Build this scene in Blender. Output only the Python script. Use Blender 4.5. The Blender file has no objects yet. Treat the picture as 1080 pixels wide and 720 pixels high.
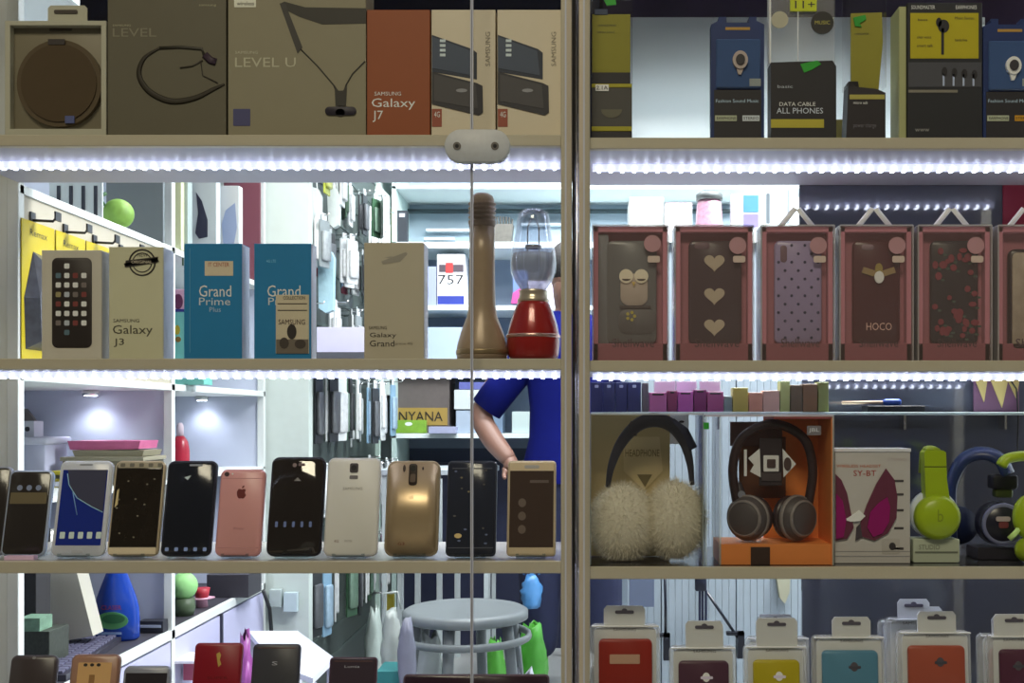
import bpy, math, random
from mathutils import Matrix, Vector
R = math.radians
SC = bpy.context.scene
COL = SC.collection
# ------------------------------------------------------------------ camera, world, lights, exposure
EYE = 1.08          # camera height
DIST = 1.575        # camera to the front plane of the cabinets (y = 0)
FP = 1125.0         # focal length in pixels of the 1080 px wide frame
VPX, VPY = 620.0, 440.0
cam_d = bpy.data.cameras.new('camera'); cam = bpy.data.objects.new('camera', cam_d); COL.objects.link(cam)
cam.location = (0, -DIST, EYE); cam.rotation_euler = (R(90), 0, 0)
cam_d.sensor_fit = 'HORIZONTAL'; cam_d.sensor_width = 36.0; cam_d.lens = 36.0*FP/1080.0
cam_d.shift_x = (540-VPX)/1080.0; cam_d.shift_y = (VPY-360)/1080.0; cam_d.clip_start = 0.02
SC.camera = cam
SC.view_settings.view_transform = 'Standard'; SC.view_settings.look = 'None'
SC.view_settings.exposure = 0.0; SC.view_settings.gamma = 1.0; SC.view_settings.use_curve_mapping = False
w = bpy.data.worlds.new('street evening'); SC.world = w; w.use_nodes = True
w.node_tree.nodes['Background'].inputs[0].default_value = (0.62, 0.55, 0.46, 1)
w.node_tree.nodes['Background'].inputs[1].default_value = 0.13
def area(name, loc, rot, sx, sy, power, col):
    d = bpy.data.lights.new(name, 'AREA'); d.shape = 'RECTANGLE'; d.size = sx; d.size_y = sy; d.energy = power; d.color = col
    o = bpy.data.objects.new(name, d); COL.objects.link(o); o.location = loc; o.rotation_euler = rot
    return o
# warm street light falling on the shop front from behind and above the photographer
area('street_light', (-0.6, -3.9, 4.9), (R(45), 0, R(-8)), 2.2, 1.2, 118, (1.0, 0.86, 0.64))
# cool fluorescent panels on the shop ceiling
for i, (x, y, tilt, e) in enumerate([(-0.35, 1.2, 0, 32), (0.75, 0.66, -20, 120), (-0.1, 2.45, 40, 50), (1.1, 2.45, 40, 44)]):
    area('shop_ceiling_light', (x, y, 2.53 if not tilt else 2.40), (R(tilt), 0, 0), 0.9, 0.36, e, (0.98, 0.985, 1.0))

# ------------------------------------------------------------------ materials
def lin(c):
    c /= 255.0
    return c/12.92 if c <= 0.04045 else ((c+0.055)/1.055)**2.4
MC = {}
def mat(rgb, rough=0.5, metal=0.0, emit=0.0, noise=0.0, scale=40.0, alpha=1.0, bump=0.0, coat=0.0, spec=0.5):
    key = (tuple(round(c, 4) for c in rgb), rough, metal, emit, noise, scale, alpha, bump, coat, spec)
    if key in MC: return MC[key]
    m = bpy.data.materials.new('material'); m.use_nodes = True; nt = m.node_tree; b = nt.nodes['Principled BSDF']
    c = (rgb[0], rgb[1], rgb[2], 1)
    b.inputs['Base Color'].default_value = c; b.inputs['Roughness'].default_value = rough; b.inputs['Metallic'].default_value = metal
    b.inputs['Specular IOR Level'].default_value = spec; b.inputs['Coat Weight'].default_value = coat
    if alpha < 1: b.inputs['Alpha'].default_value = alpha
    if emit: b.inputs['Emission Color'].default_value = c; b.inputs['Emission Strength'].default_value = emit
    if noise or bump:
        tc = nt.nodes.new('ShaderNodeTexCoord'); n = nt.nodes.new('ShaderNodeTexNoise'); n.inputs['Scale'].default_value = scale
        n.inputs['Detail'].default_value = 4
        nt.links.new(tc.outputs['Object'], n.inputs['Vector'])
        if noise:
            mx = nt.nodes.new('ShaderNodeMix'); mx.data_type = 'RGBA'
            mx.inputs['A'].default_value = tuple(x*(1-noise) for x in rgb)+(1,); mx.inputs['B'].default_value = tuple(min(1, x*(1+noise)) for x in rgb)+(1,)
            nt.links.new(n.outputs['Fac'], mx.inputs['Factor']); nt.links.new(mx.outputs['Result'], b.inputs['Base Color'])
        if bump:
            bp = nt.nodes.new('ShaderNodeBump'); bp.inputs['Strength'].default_value = bump; bp.inputs['Distance'].default_value = 0.004
            nt.links.new(n.outputs['Fac'], bp.inputs['Height']); nt.links.new(bp.outputs['Normal'], b.inputs['Normal'])
    MC[key] = m
    return m
WF = (0.41, 0.375, 0.285)      # how a white card in the window reads under the warm street light
def tame(r, g, b, base, amt, bl=1.07, gr=1.03):
    hi = max(r, g, b, 1); sat = (hi-min(r, g, b))/hi; q = base-amt*max(0, sat-.3)
    r, g, b = r*q, g*q*gr, b*q*bl; y = .3*r+.6*g+.1*b
    return tuple(v+(y-v)*.06 for v in (r, g, b))
def f_(r, g, b, rough=0.55, **k):      # a colour read under the street light
    k.setdefault('noise', 0.05)
    return mat(tuple(min(0.93, max(0.004, (lin(c)-.006)/w_)) for c, w_ in zip(tame(r, g, b, .88, .34), WF)), rough, **k)
def s_(r, g, b, rough=0.5, **k):       # a colour read under the shop's cool ceiling light
    k.setdefault('noise', 0.06)
    return mat(tuple(min(0.92, max(0.003, lin(c))) for c in tame(r, g, b, .93, .25, 1.02, 1.0)), rough, **k)
def clear(name, tint=(1, 1, 1), gloss=0.05, rough=0.02, fac=None):
    m = bpy.data.materials.new(name); m.use_nodes = True; nt = m.node_tree
    for n in list(nt.nodes): nt.nodes.remove(n)
    out = nt.nodes.new('ShaderNodeOutputMaterial'); mx = nt.nodes.new('ShaderNodeMixShader')
    tr = nt.nodes.new('ShaderNodeBsdfTransparent'); tr.inputs[0].default_value = tint+(1,)
    gl = nt.nodes.new('ShaderNodeBsdfGlossy'); gl.inputs['Roughness'].default_value = rough
    lw = nt.nodes.new('ShaderNodeLayerWeight'); lw.inputs[0].default_value = 0.5
    mp = nt.nodes.new('ShaderNodeMath'); mp.operation = 'MULTIPLY_ADD'; mp.inputs[1].default_value = 0.35; mp.inputs[2].default_value = gloss
    pw = nt.nodes.new('ShaderNodeMath'); pw.operation = 'POWER'; pw.inputs[1].default_value = 3.0
    nt.links.new(lw.outputs['Facing'], pw.inputs[0]); nt.links.new(pw.outputs[0], mp.inputs[0])
    nt.links.new(mp.outputs[0], mx.inputs[0]); nt.links.new(tr.outputs[0], mx.inputs[1]); nt.links.new(gl.outputs[0], mx.inputs[2]); nt.links.new(mx.outputs[0], out.inputs[0])
    return m
def milky(name, rgb, a):               # thin frosted plastic: partly clear, partly diffuse
    m = bpy.data.materials.new(name); m.use_nodes = True; b = m.node_tree.nodes['Principled BSDF']
    b.inputs['Base Color'].default_value = rgb+(1,); b.inputs['Alpha'].default_value = a; b.inputs['Roughness'].default_value = 0.15
    return m
GLASS = clear('glass', (0.97, 0.985, 0.98), 0.006)
PLASTIC = clear('clear plastic', (0.96, 0.96, 0.96), 0.05, 0.08)
BLISTER = milky('milky blister', (0.80, 0.80, 0.76), 0.35)
HAZE = milky('hazy plastic', (0.85, 0.85, 0.85), 0.13)
EDGE = mat((0.62, 0.68, 0.80), 0.15, emit=0.0, spec=0.6)
WHITE = mat((0.82, 0.84, 0.84), 0.4, noise=0.03)
BLACK = mat((0.012, 0.012, 0.014), 0.35)
DARKG = mat((0.05, 0.05, 0.055), 0.4)
CHROME = mat((0.75, 0.75, 0.75), 0.22, 1.0)
ALU = f_(160, 142, 106, 0.38, metal=0.0, scale=300)
LED = mat((0.80, 0.84, 1.0), 0.5, emit=11.0)
LEDT = mat((0.74, 0.76, 1.0), 0.5, emit=0.85)

# ------------------------------------------------------------------ mesh builder
def props(o, label=None, cat=None, group=None, kind=None):
    if label: o['label'] = label
    if cat: o['category'] = cat
    if group: o['group'] = group
    if kind: o['kind'] = kind
    return o
def kof(y): return (DIST+y)/FP
def wp(px, py, y): return Vector(((px-VPX)*kof(y), y, EYE+(VPY-py)*kof(y)))
class Frame:
    """measures of a thing read at its own distance: cx, base in the photo's frame"""
    def __init__(s, cx, base, y): s.cx, s.base, s.y, s.k = cx, base, y, kof(y)
    def X(s, p): return (p-s.cx)*s.k
    nb = 1e9
    def Z(s, q): return 0.0 if q >= s.nb else (s.base-q)*s.k
def thing(name, label, cat, loc, rot=(0, 0, 0), group=None):
    o = bpy.data.objects.new(name, None); COL.objects.link(o); o.location = loc; o.rotation_euler = rot
    o.empty_display_size = 0.05
    return props(o, label, cat, group)
TX = {}
def textmesh(s):
    if s not in TX:
        cu = bpy.data.curves.new('t', 'FONT'); cu.body = s; cu.resolution_u = 2
        o = bpy.data.objects.new('t', cu); COL.objects.link(o)
        dg = bpy.context.evaluated_depsgraph_get(); me = o.evaluated_get(dg).to_mesh()
        vs = [(v.co.x, v.co.y) for v in me.vertices]; fs = [tuple(p.vertices) for p in me.polygons]
        o.evaluated_get(dg).to_mesh_clear(); bpy.data.objects.remove(o); bpy.data.curves.remove(cu)
        x0 = min(v[0] for v in vs); x1 = max(v[0] for v in vs); y0 = min(v[1] for v in vs); y1 = max(v[1] for v in vs)
        TX[s] = ([((v[0]-x0)/(x1-x0), (v[1]-y0)/(y1-y0)) for v in vs], fs)
    return TX[s]
def rr(x0, x1, z0, z1, r, n=4):
    if x0 > x1: x0, x1 = x1, x0
    if z0 > z1: z0, z1 = z1, z0
    r = max(1e-5, min(r, (x1-x0)/2-1e-6, (z1-z0)/2-1e-6)); pts = []
    for cx, cz, a in ((x1-r, z0+r, -90), (x1-r, z1-r, 0), (x0+r, z1-r, 90), (x0+r, z0+r, 180)):
        for i in range(n+1):
            t = R(a+90*i/n); pts.append((cx+r*math.cos(t), cz+r*math.sin(t)))
    return pts
class MB:
    def __init__(s, fr=None): s.st = []; s.v, s.f, s.mi, s.sm, s.mats, s.F, s.M = [], [], [], [], [], fr, Matrix()
    def _m(s, m):
        if m not in s.mats: s.mats.append(m)
        return s.mats.index(m)
    def add(s, vs, fs, m, smooth=False):
        b = len(s.v); i = s._m(m); s.st.append((len(s.v), len(s.f)))
        s.v += [tuple(s.M @ Vector(v)) for v in vs]; s.f += [tuple(b+j for j in f) for f in fs]
        s.mi += [i]*len(fs); s.sm += [smooth]*len(fs); return s
    def rings(s, rings, m, smooth=True, cap0=True, cap1=True, closed=False, ringclosed=True):
        n = len(rings[0]); vs = [p for r in rings for p in r]; fs = []
        K = len(rings)
        for a in range(K if closed else K-1):
            b = (a+1) % K
            for i in range(n if ringclosed else n-1):
                j = (i+1) % n; fs.append((a*n+i, a*n+j, b*n+j, b*n+i))
        if not closed:
            if cap0: fs.append(tuple(range(n))[::-1])
            if cap1: fs.append(tuple(range((K-1)*n, K*n)))
        return s.add(vs, fs, m, smooth)
    def slab(s, x0, x1, y0, y1, z0, z1, m, r=0.0008, b=0.0006, n=2):      # rounded in XZ, extruded along y, chamfered rims
        if x0 > x1: x0, x1 = x1, x0
        if z0 > z1: z0, z1 = z1, z0
        b = min(b, (y1-y0)/2.2, (x1-x0)/3, (z1-z0)/3)
        a_ = rr(x0, x1, z0, z1, r, n); i_ = rr(x0+b, x1-b, z0+b, z1-b, max(r-b, 1e-5), n)
        q = [[(p[0], y0, p[1]) for p in i_], [(p[0], y0+b, p[1]) for p in a_], [(p[0], y1-b, p[1]) for p in a_], [(p[0], y1, p[1]) for p in i_]]
        return s.rings(q, m, smooth=(r > 0.003))
    def box(s, x0, x1, y0, y1, z0, z1, m):
        vs = [(x, y, z) for x in (x0, x1) for y in (y0, y1) for z in (z0, z1)]
        return s.add(vs, [(0, 1, 3, 2), (4, 6, 7, 5), (0, 4, 5, 1), (2, 3, 7, 6), (0, 2, 6, 4), (1, 5, 7, 3)], m)
    def prism(s, pts, y0, y1, m, smooth=False):
        return s.rings([[(p[0], y0, p[1]) for p in pts], [(p[0], y1, p[1]) for p in pts]], m, smooth)
    def tube(s, pts, r, m, n=8, closed=False, flat=1.0):
        P = [Vector(p) for p in pts]; K = len(P); rs = r if isinstance(r, (list, tuple)) else [r]*K; rg = []; prev = None
        for i in range(K):
            t = (P[(i+1) % K]-P[i-1]) if closed else (P[min(i+1, K-1)]-P[max(i-1, 0)])
            t.normalize()
            if prev is None:
                u = t.cross(Vector((0, 1, 0)))
                if u.length < 1e-3: u = t.cross(Vector((1, 0, 0)))
            else: u = prev-t*prev.dot(t)
            u.normalize(); prev = u; v = t.cross(u)
            rg.append([tuple(P[i]+u*rs[i]*math.cos(2*math.pi*j/n)+v*rs[i]*flat*math.sin(2*math.pi*j/n)) for j in range(n)])
        return s.rings(rg, m, True, closed=closed)
    def lathe(s, prof, c, m, n=28, sy=1.0, axis='z'):
        rg = []
        for r, h in prof:
            ring = []
            for j in range(n):
                a = 2*math.pi*j/n; x, y = r*math.cos(a), r*math.sin(a)*sy
                ring.append((c[0]+x, c[1]+y, c[2]+h) if axis == 'z' else ((c[0]+x, c[1]+h, c[2]-y) if axis == 'y' else (c[0]+h, c[1]+x, c[2]+y)))
            rg.append(ring)
        return s.rings(rg, m, True)
    def ell(s, c, rx, ry, rz, m, n=20, k=12):
        rg = []
        for i in range(1, k):
            t = math.pi*i/k; rg.append([(c[0]+rx*math.sin(t)*math.cos(2*math.pi*j/n), c[1]+ry*math.sin(t)*math.sin(2*math.pi*j/n), c[2]-rz*math.cos(t)) for j in range(n)])
        return s.rings(rg, m, True)
    # the same shapes with measures in the thing's frame (pixels at its distance), y in metres
    def pr(s, a, b, c, d, y0, y1, m, r=0.0, bev=0.0006):
        F = s.F; rm = r*F.k
        return s.slab(F.X(a), F.X(b), y0, y1, F.Z(d), F.Z(c), m, rm if r else 0.0004, bev, 5 if r else 1)
    def pp(s, pts, y0, y1, m): return s.prism([(s.F.X(a), s.F.Z(b)) for a, b in pts], y0, y1, m)
    def pt(s, pts, y, rpx, m, n=6, flat=1.0): return s.tube([(s.F.X(p[0]), (p[2] if len(p) > 2 else y), s.F.Z(p[1])) for p in pts], [q*s.F.k for q in rpx] if isinstance(rpx, list) else rpx*s.F.k, m, n, flat=flat)
    def pd(s, cx, cy, rx, ry, y0, y1, m, n=24, a0=0, a1=360):
        pts = [(s.F.X(cx+rx*math.cos(R(a0+(a1-a0)*i/n))), s.F.Z(cy-ry*math.sin(R(a0+(a1-a0)*i/n)))) for i in range(n if a1-a0 == 360 else n+1)]
        return s.prism(pts, y0, y1, m)
    def text(s, t, x0, x1, y0, y1, yd, m):      # px box: left, right, top, bottom
        vs, fs = textmesh(t); F = s.F
        return s.add([(F.X(x0+(x1-x0)*a), yd, F.Z(y1+(y0-y1)*b)) for a, b in vs], fs, m)
    def mesh(s, name):
        me = bpy.data.meshes.new(name); me.from_pydata(s.v, [], s.f)
        for m in s.mats: me.materials.append(m)
        me.polygons.foreach_set('material_index', s.mi); me.polygons.foreach_set('use_smooth', s.sm); me.update()
        return me
    def build_each(s, name, parent):
        for a in range(len(s.st)):
            v0, f0 = s.st[a]; v1, f1 = s.st[a+1] if a+1 < len(s.st) else (len(s.v), len(s.f))
            q = MB(s.F); q.mats = s.mats; q.v = s.v[v0:v1]; q.f = [tuple(i-v0 for i in f) for f in s.f[f0:f1]]; q.mi = [0]*(f1-f0); q.sm = s.sm[f0:f1]; q.mats = [s.mats[s.mi[f0]]]
            q.build(name, parent)
    def build(s, name, parent=None, label=None, cat=None, group=None, kind=None, loc=None):
        o = bpy.data.objects.new(name, s.mesh(name)); COL.objects.link(o)
        if parent: o.parent = parent
        if loc is not None: o.location = loc
        return props(o, label, cat, group, kind)
def catmull(P, n=6):
    P = [Vector(p) for p in P]; Q = [P[0]*2-P[1]]+P+[P[-1]*2-P[-2]]; out = []
    for i in range(1, len(Q)-2):
        for j in range(n):
            t = j/n; a, b, c, d = Q[i-1], Q[i], Q[i+1], Q[i+2]
            out.append(0.5*((2*b)+(c-a)*t+(2*a-5*b+4*c-d)*t*t+(3*b-a-3*c+d)*t**3))
    out.append(P[-1]); return [tuple(p) for p in out]
def struct(name, m, parent=None): return m.build(name, parent, kind='structure')

# ------------------------------------------------------------------ room shell
FLOORM = s_(178, 180, 176, 0.35, noise=0.12, scale=6)
WALLM = s_(228, 236, 236, 0.6, noise=0.03, scale=4)
struct('floor', MB().box(-1.52, 2.2, -2.4, 3.7, -0.08, 0.0, FLOORM))
struct('ceiling', MB().box(-1.52, 2.2, 0.42, 3.7, 2.56, 2.64, WALLM))
struct('wall_back', MB().box(-1.52, 2.2, 3.62, 3.7, 0, 2.56, WALLM))
struct('wall_left', MB().box(-1.52, -1.44, 0.0, 3.62, 0, 2.56, WALLM))
struct('wall_right', MB().box(2.12, 2.2, 0.0, 3.62, 0, 2.56, WALLM))
# end pier of the left wall unit, floor to ceiling
struct('trim_1', MB().box(-1.44, -0.862, 1.72, 1.765, 0.0, 2.56, s_(214, 226, 216, 0.5)))

# ------------------------------------------------------------------ display cabinets with glass fronts
S = kof(0)
def zf(py): return EYE+(VPY-py)*S
def xf(px): return (px-VPX)*S
UNDER = mat((0.50, 0.50, 0.60), 0.5, noise=0.04, scale=60)
TOPM = mat((0.30, 0.29, 0.27), 0.22, noise=0.08, scale=30)
TOPD = mat((0.035, 0.035, 0.04), 0.15, noise=0.1, scale=30)
SHELF_Z = {}
DEP = 0.25
def cabinet(side, label, x0, x1, fl, fr_, shelves, door_edges):
    t = thing('display_cabinet', label, 'cabinet', ((x0+x1)/2, 0, 0)); cx = (x0+x1)/2
    for a, b in (fl, fr_):
        MB().slab(a-cx, b-cx, 0, 0.03, 0, 2.1, ALU, 0.001, 0.001, 1).build('frame_post', t)
    for i, (zt, zb, dark) in enumerate(shelves):
        sh = MB().slab(x0-cx, x1-cx, 0, 0.012, zb, zt, ALU, 0.0008, 0.0008, 1).build('shelf_edge', t)
        b = MB(); b.box(x0-cx, x1-cx, 0.0121, DEP, zb+0.001, zt-0.0012, UNDER); b.box(x0-cx, x1-cx, 0.0122, DEP, zt-0.0011, zt, TOPD if dark else TOPM); b.build('shelf', t)
        SHELF_Z[(side, i)] = zt
        if i < 5:
            s = MB(); s.box(x0-cx+.004, x1-cx-.004, 0.098, 0.110, zb-0.0085, zb+0.0009, LEDT); st = s.build('light_strip', t, label='white glowing light strip')
            d = MB(); n = int((x1-x0)/0.0185)
            for j in range(n):
                xx = x0-cx+0.012+j*0.0185
                d.box(xx, xx+0.0045, 0.0965, 0.1115, zb-0.0100, zb-0.0035, LED)
            d.build('diodes', st, kind='stuff')
    for a, b in door_edges:
        MB().slab(a-cx, b-cx, -0.030, -0.025, 0.05, 2.1, GLASS, 0.0005, 0.0004, 1).build('glass_door', t)
        for e in (a, b):
            if -0.9 < e < 0.7: MB().box(e-cx-0.0012, e-cx+0.0012, -0.0306, -0.0246, 0.05, 2.1, EDGE).build('glass_edge', t)
    return t
L0 = [(zf(-150), zf(-162), 0), (zf(142), zf(154), 0), (zf(378), zf(389.5), 0), (zf(592), zf(604.5), 0), (zf(785), zf(797), 0)]  # topmost shelf is out of view, put in for its strip's light
R0 = [(zf(-150), zf(-162), 0), (zf(145), zf(157), 0), (zf(380), zf(391.5), 0), (zf(598), zf(610.5), 1), (zf(785), zf(797), 0)]
cabL = cabinet('L', 'tan framed glass fronted display cabinet holding leaning phones and phone boxes', xf(-75), xf(591.5), (xf(-90), xf(-75)), (xf(591.6), xf(603)), L0, [(xf(-74), xf(499.3)), (xf(500.5), xf(597))])
cabR = cabinet('R', 'tan framed glass fronted display cabinet holding headphones and pink case boxes', xf(622.4), xf(1160), (xf(610.5), xf(622.3)), (xf(1160), xf(1175)), R0, [(xf(616), xf(1160))])
# steel tube closing the gap between the two frames
MB().tube([(xf(608.3), 0.035, 0), (xf(608.3), 0.035, 2.1)], 0.0025, mat((0.45, 0.45, 0.5), 0.2, 1.0), 10).build('gap_tube', None, 'thin shiny steel tube standing in the gap between the two cabinets', 'tube')
MB().box(xf(603.1), xf(610.4), 0.045, 0.05, 0, 2.1, mat((0.02, 0.018, 0.015), 0.6)).build('gap_shade', None, 'dark strip painting the shade in the gap between the two cabinet frames', 'strip')  # near black strip stands for the shade inside the gap
# metal clamp joining the glass doors
cl = Frame(503, 172, -0.045); t = thing('door_clamp', 'rounded silver metal clamp joining the two glass doors at the top left shelf', 'clamp', wp(503, 172, -0.045))
def stad(F, x0, x1, y0, y1, ya, yb, m, b=0.003):
    M_ = MB(F); M_.slab(F.X(x0), F.X(x1), ya, yb, F.Z(y1), F.Z(y0), m, (y1-y0)/2*F.k, b, 8); return M_
stad(cl, 468.5, 538, 136, 171, 0, 0.0145, mat((0.60, 0.66, 0.70), 0.5, 0.0, noise=0.10, scale=120), 0.0018).build('plate', t)
for px in (482, 522):
    q = MB(cl); q.pd(px, 154, 4.2, 4.2, -0.001, 0.001, mat((0.16, 0.16, 0.15), 0.4, 0.6)); q.pd(px, 154, 2.0, 2.0, -0.0016, 0.0, BLACK); q.build('screw', t)
# panels behind the shelves
MB().slab(xf(-30), xf(640), 0.335, 0.345, zf(138), 2.1, mat((0.018, 0.02, 0.045), 0.12, noise=0.3, scale=3), 0.001).build('backing_board', None, 'dark glossy board standing behind the top shelf of brown boxes', 'board')
DP = mat((0.085, 0.095, 0.135), 0.06, spec=1.0, coat=1.0, noise=0.25, scale=2.2)
xa = (846-VPX)*kof(.33); za = lambda py: EYE+(VPY-py)*kof(.33)
p = MB(); p.slab(xa, 0.86, 0.33, 0.34, 0.0, za(379), DP, 0.001); p.build('backing_board', None, 'dark blue glossy board behind the green headphones and lower case packs', 'board')
p = MB(); p.slab((843-VPX)*kof(.254), 0.86, 0.254, 0.264, zf(380), EYE+(VPY-185)*kof(.254), DP, 0.001); p.build('backing_board', None, 'dark glossy board behind the pink case boxes, reflecting the light strip above', 'board')
p = MB(); p.slab((660-VPX)*kof(.26), (1038-VPX)*kof(.26), 0.256, 0.264, zf(144.5)+.001, EYE+(VPY-19)*kof(.26), mat((0.70, 0.76, 0.76), 0.10, noise=0.04, scale=5), 0.001); 
def window_board():  # thin white sheet that lets the shop light through
    m = bpy.data.materials.new('translucent board'); m.use_nodes = True; nt = m.node_tree; out = nt.nodes['Material Output']; b = nt.nodes['Principled BSDF']
    b.inputs['Base Color'].default_value = (.72, .78, .78, 1); b.inputs['Roughness'].default_value = .08
    tl = nt.nodes.new('ShaderNodeBsdfTranslucent'); tl.inputs[0].default_value = (.95, .98, .98, 1); mx = nt.nodes.new('ShaderNodeMixShader'); mx.inputs[0].default_value = .85
    nt.links.new(b.outputs[0], mx.inputs[1]); nt.links.new(tl.outputs[0], mx.inputs[2]); nt.links.new(mx.outputs[0], out.inputs[0]); return m
p.mats = [window_board()]
p.build('glossy_board', None, 'glossy white board behind the yellow and blue packages on the top shelf', 'board')
p = MB(); p.slab(0.02, 0.86, 0.335, 0.345, zf(20), 2.1, mat((0.05, 0.035, 0.075), 0.12, noise=0.5, scale=9), 0.001); p.build('backing_board', None, 'dark purple board above the glossy white board at the top', 'board')
p = MB(); p.slab((1058-VPX)*kof(.25), 0.86, 0.2505, 0.2535, zf(380), EYE+(VPY-196)*kof(.31), s_(190, 40, 75, 0.5)); p.build('red_board', None, 'crimson red board behind the pink case box at the end', 'board')
# ------------------------------------------------------------------ goods on the shelves
def on(side, row, name, label, cat, cx, y, rot=(0, 0, 0), group=None):
    """a thing standing on a cabinet shelf; its frame reads heights from the shelf top"""
    z = SHELF_Z[(side, row)]; k = kof(y); F = Frame(cx, VPY-(z-EYE)/k, y); F.nb = {('L', 1): 139.9, ('R', 1): 141.9, ('L', 2): 376.5, ('R', 2): 378.9, ('R', 3): 591.5}.get((side, row), 1e9)
    t = thing(name, label, cat, ((cx-VPX)*k, y, z+0.0003), rot, group)
    return t, F
CREAM = f_(182, 160, 120); TAN = f_(160, 142, 104); INK = f_(45, 38, 32); PALE = f_(205, 195, 170)
BOXW = 'cardboard boxes on the top shelf'
# ---- top shelf, left
Y = 0.03
t, F = on('L', 1, 'round_charger_pack', 'beige hang-tab blister pack with a round dark disc inside', 'package', 59, Y)
m = MB(F); m.pr(5, 112, 22, 141, 0.012, 0.04, f_(112, 98, 70), 4, .002); m.build('card', t)
m = MB(F)
for a in ((5, 112, 22, 27), (5, 112, 136, 141), (5, 10.5, 26, 137), (106.5, 112, 26, 137)): m.pr(*a, 0.0, 0.0119, f_(150, 138, 105))
m.build('rim', t)
m = MB(F); m.pp([(44, 24), (44, 4), (47, 1), (83, 1), (86, 4), (86, 24)], 0.018, 0.020, f_(150, 138, 105)); m.build('hang_tab', t)
m = MB(F); m.pr(51, 76, 6, 10, 0.0165, 0.0175, f_(60, 50, 40), 1.5, .0002); m.build('slot', t)
m = MB(F); m.pd(61, 87, 45, 46, 0.004, 0.012, f_(84, 68, 46, 0.25), 40); m.pd(61, 87, 40, 41, 0.002, 0.004, f_(76, 60, 40, 0.2), 40); m.build('disc', t)
m = MB(F); m.pr(48, 72, 27, 30, 0.011, 0.0118, f_(70, 60, 45)); m.pr(50, 68, 41, 47, 0.001, 0.0018, f_(50, 42, 35)); m.pr(68, 78, 122, 130, 0.001, 0.0018, f_(70, 72, 95)); m.build('print', t)

t, F = on('L', 1, 'headset_box', 'dark brown box printed with a loop shaped neckband headset', 'box', 176, Y)
m = MB(F); m.pr(113.5, 238.5, -34, 141, 0, 0.06, f_(84, 74, 52)); m.build('carton', t)
m = MB(F); lo = catmull([(170, 50, -.001), (152, 62, -.001), (147, 80, -.001), (158, 97, -.001), (180, 107, -.001), (205, 104, -.001), (226, 94, -.001), (237, 89, -.001)], 6)
m.pt(lo, 0, [1.0+2.2*math.sin(math.pi*i/(len(lo)-1)) for i in range(len(lo))], f_(42, 35, 25), flat=.12)
m.pt([(168, 51, -.001), (190, 50, -.001), (213, 52, -.001), (216, 60, -.001)], 0, 1.6, f_(45, 40, 30), flat=.2)
m.pt([(216, 58, -.001), (222, 64, -.001), (228, 66, -.001)], 0, 4, f_(48, 34, 38), flat=.15)
m.pt([(214, 64, -.001), (203, 70, -.001), (190, 72, -.001)], 0, .8, f_(50, 42, 32), flat=.2); m.pt([(212, 66, -.001), (214, 80, -.001), (230, 88, -.001)], 0, .6, f_(50, 42, 32), flat=.2)
m.build('print', t)
m = MB(F); m.text('SAMSUNG', 119, 138, 26, 28, -.0004, f_(150, 135, 95)); m.text('LEVEL', 119, 165, 30, 39, -.0004, f_(112, 100, 72)); m.text('samsung', 210, 228, 5, 7.5, -.0004, f_(150, 135, 95)); m.build('lettering', t)

t, F = on('L', 1, 'headset_box', 'large olive brown box printed with a black collar headset and earbuds', 'box', 314, Y)
m = MB(F); m.pr(240.5, 386, -34, 141, 0, 0.06, f_(120, 106, 74)); m.build('carton', t)
BK = f_(45, 40, 32)
m = MB(F); m.pp([(296, 4), (300, 2), (322, 8), (386, 9), (386, 25), (340, 26), (316, 18), (304, 12)], -.0005, -.0001, BK)
m.pp([(295, 4), (301, 4), (319, 50), (314, 57)], -.0010, -.0006, f_(52, 46, 38))
m.pt([(317, 52, -.0006), (335, 70, -.0006), (352, 90, -.0006), (356, 100, -.0006)], 0, .7, BK, flat=.3); m.pt([(385, 65, -.0006), (372, 78, -.0006), (365, 90, -.0006), (362, 100, -.0006)], 0, .7, BK, flat=.3)
m.pp([(353, 90), (357, 96), (362, 96), (366, 90), (365, 112), (354, 112)], -.0012, -.0007, BK)
m.pr(343, 376, 113, 122, -.0018, -.0012, f_(42, 36, 38), 4.5, .0001); m.pd(359, 119, 5, 4, -.0018, -.0012, f_(42, 36, 38)); m.build('print', t)
m = MB(F); m.pr(246, 264, 115, 133, -.0005, -.0001, f_(62, 58, 78), 1, .0001); m.pr(247, 270, -2, 8, -.0005, -.0001, f_(190, 178, 140)); m.build_each('sticker', t)
m = MB(F); m.text('SAMSUNG', 248, 272, 54, 57, -.0004, f_(165, 150, 112)); m.text('LEVEL U', 248, 312, 61, 71, -.0004, f_(158, 144, 106)); m.text('wireless', 250, 268, 2, 6, -.0008, INK); m.build('lettering', t)

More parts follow.
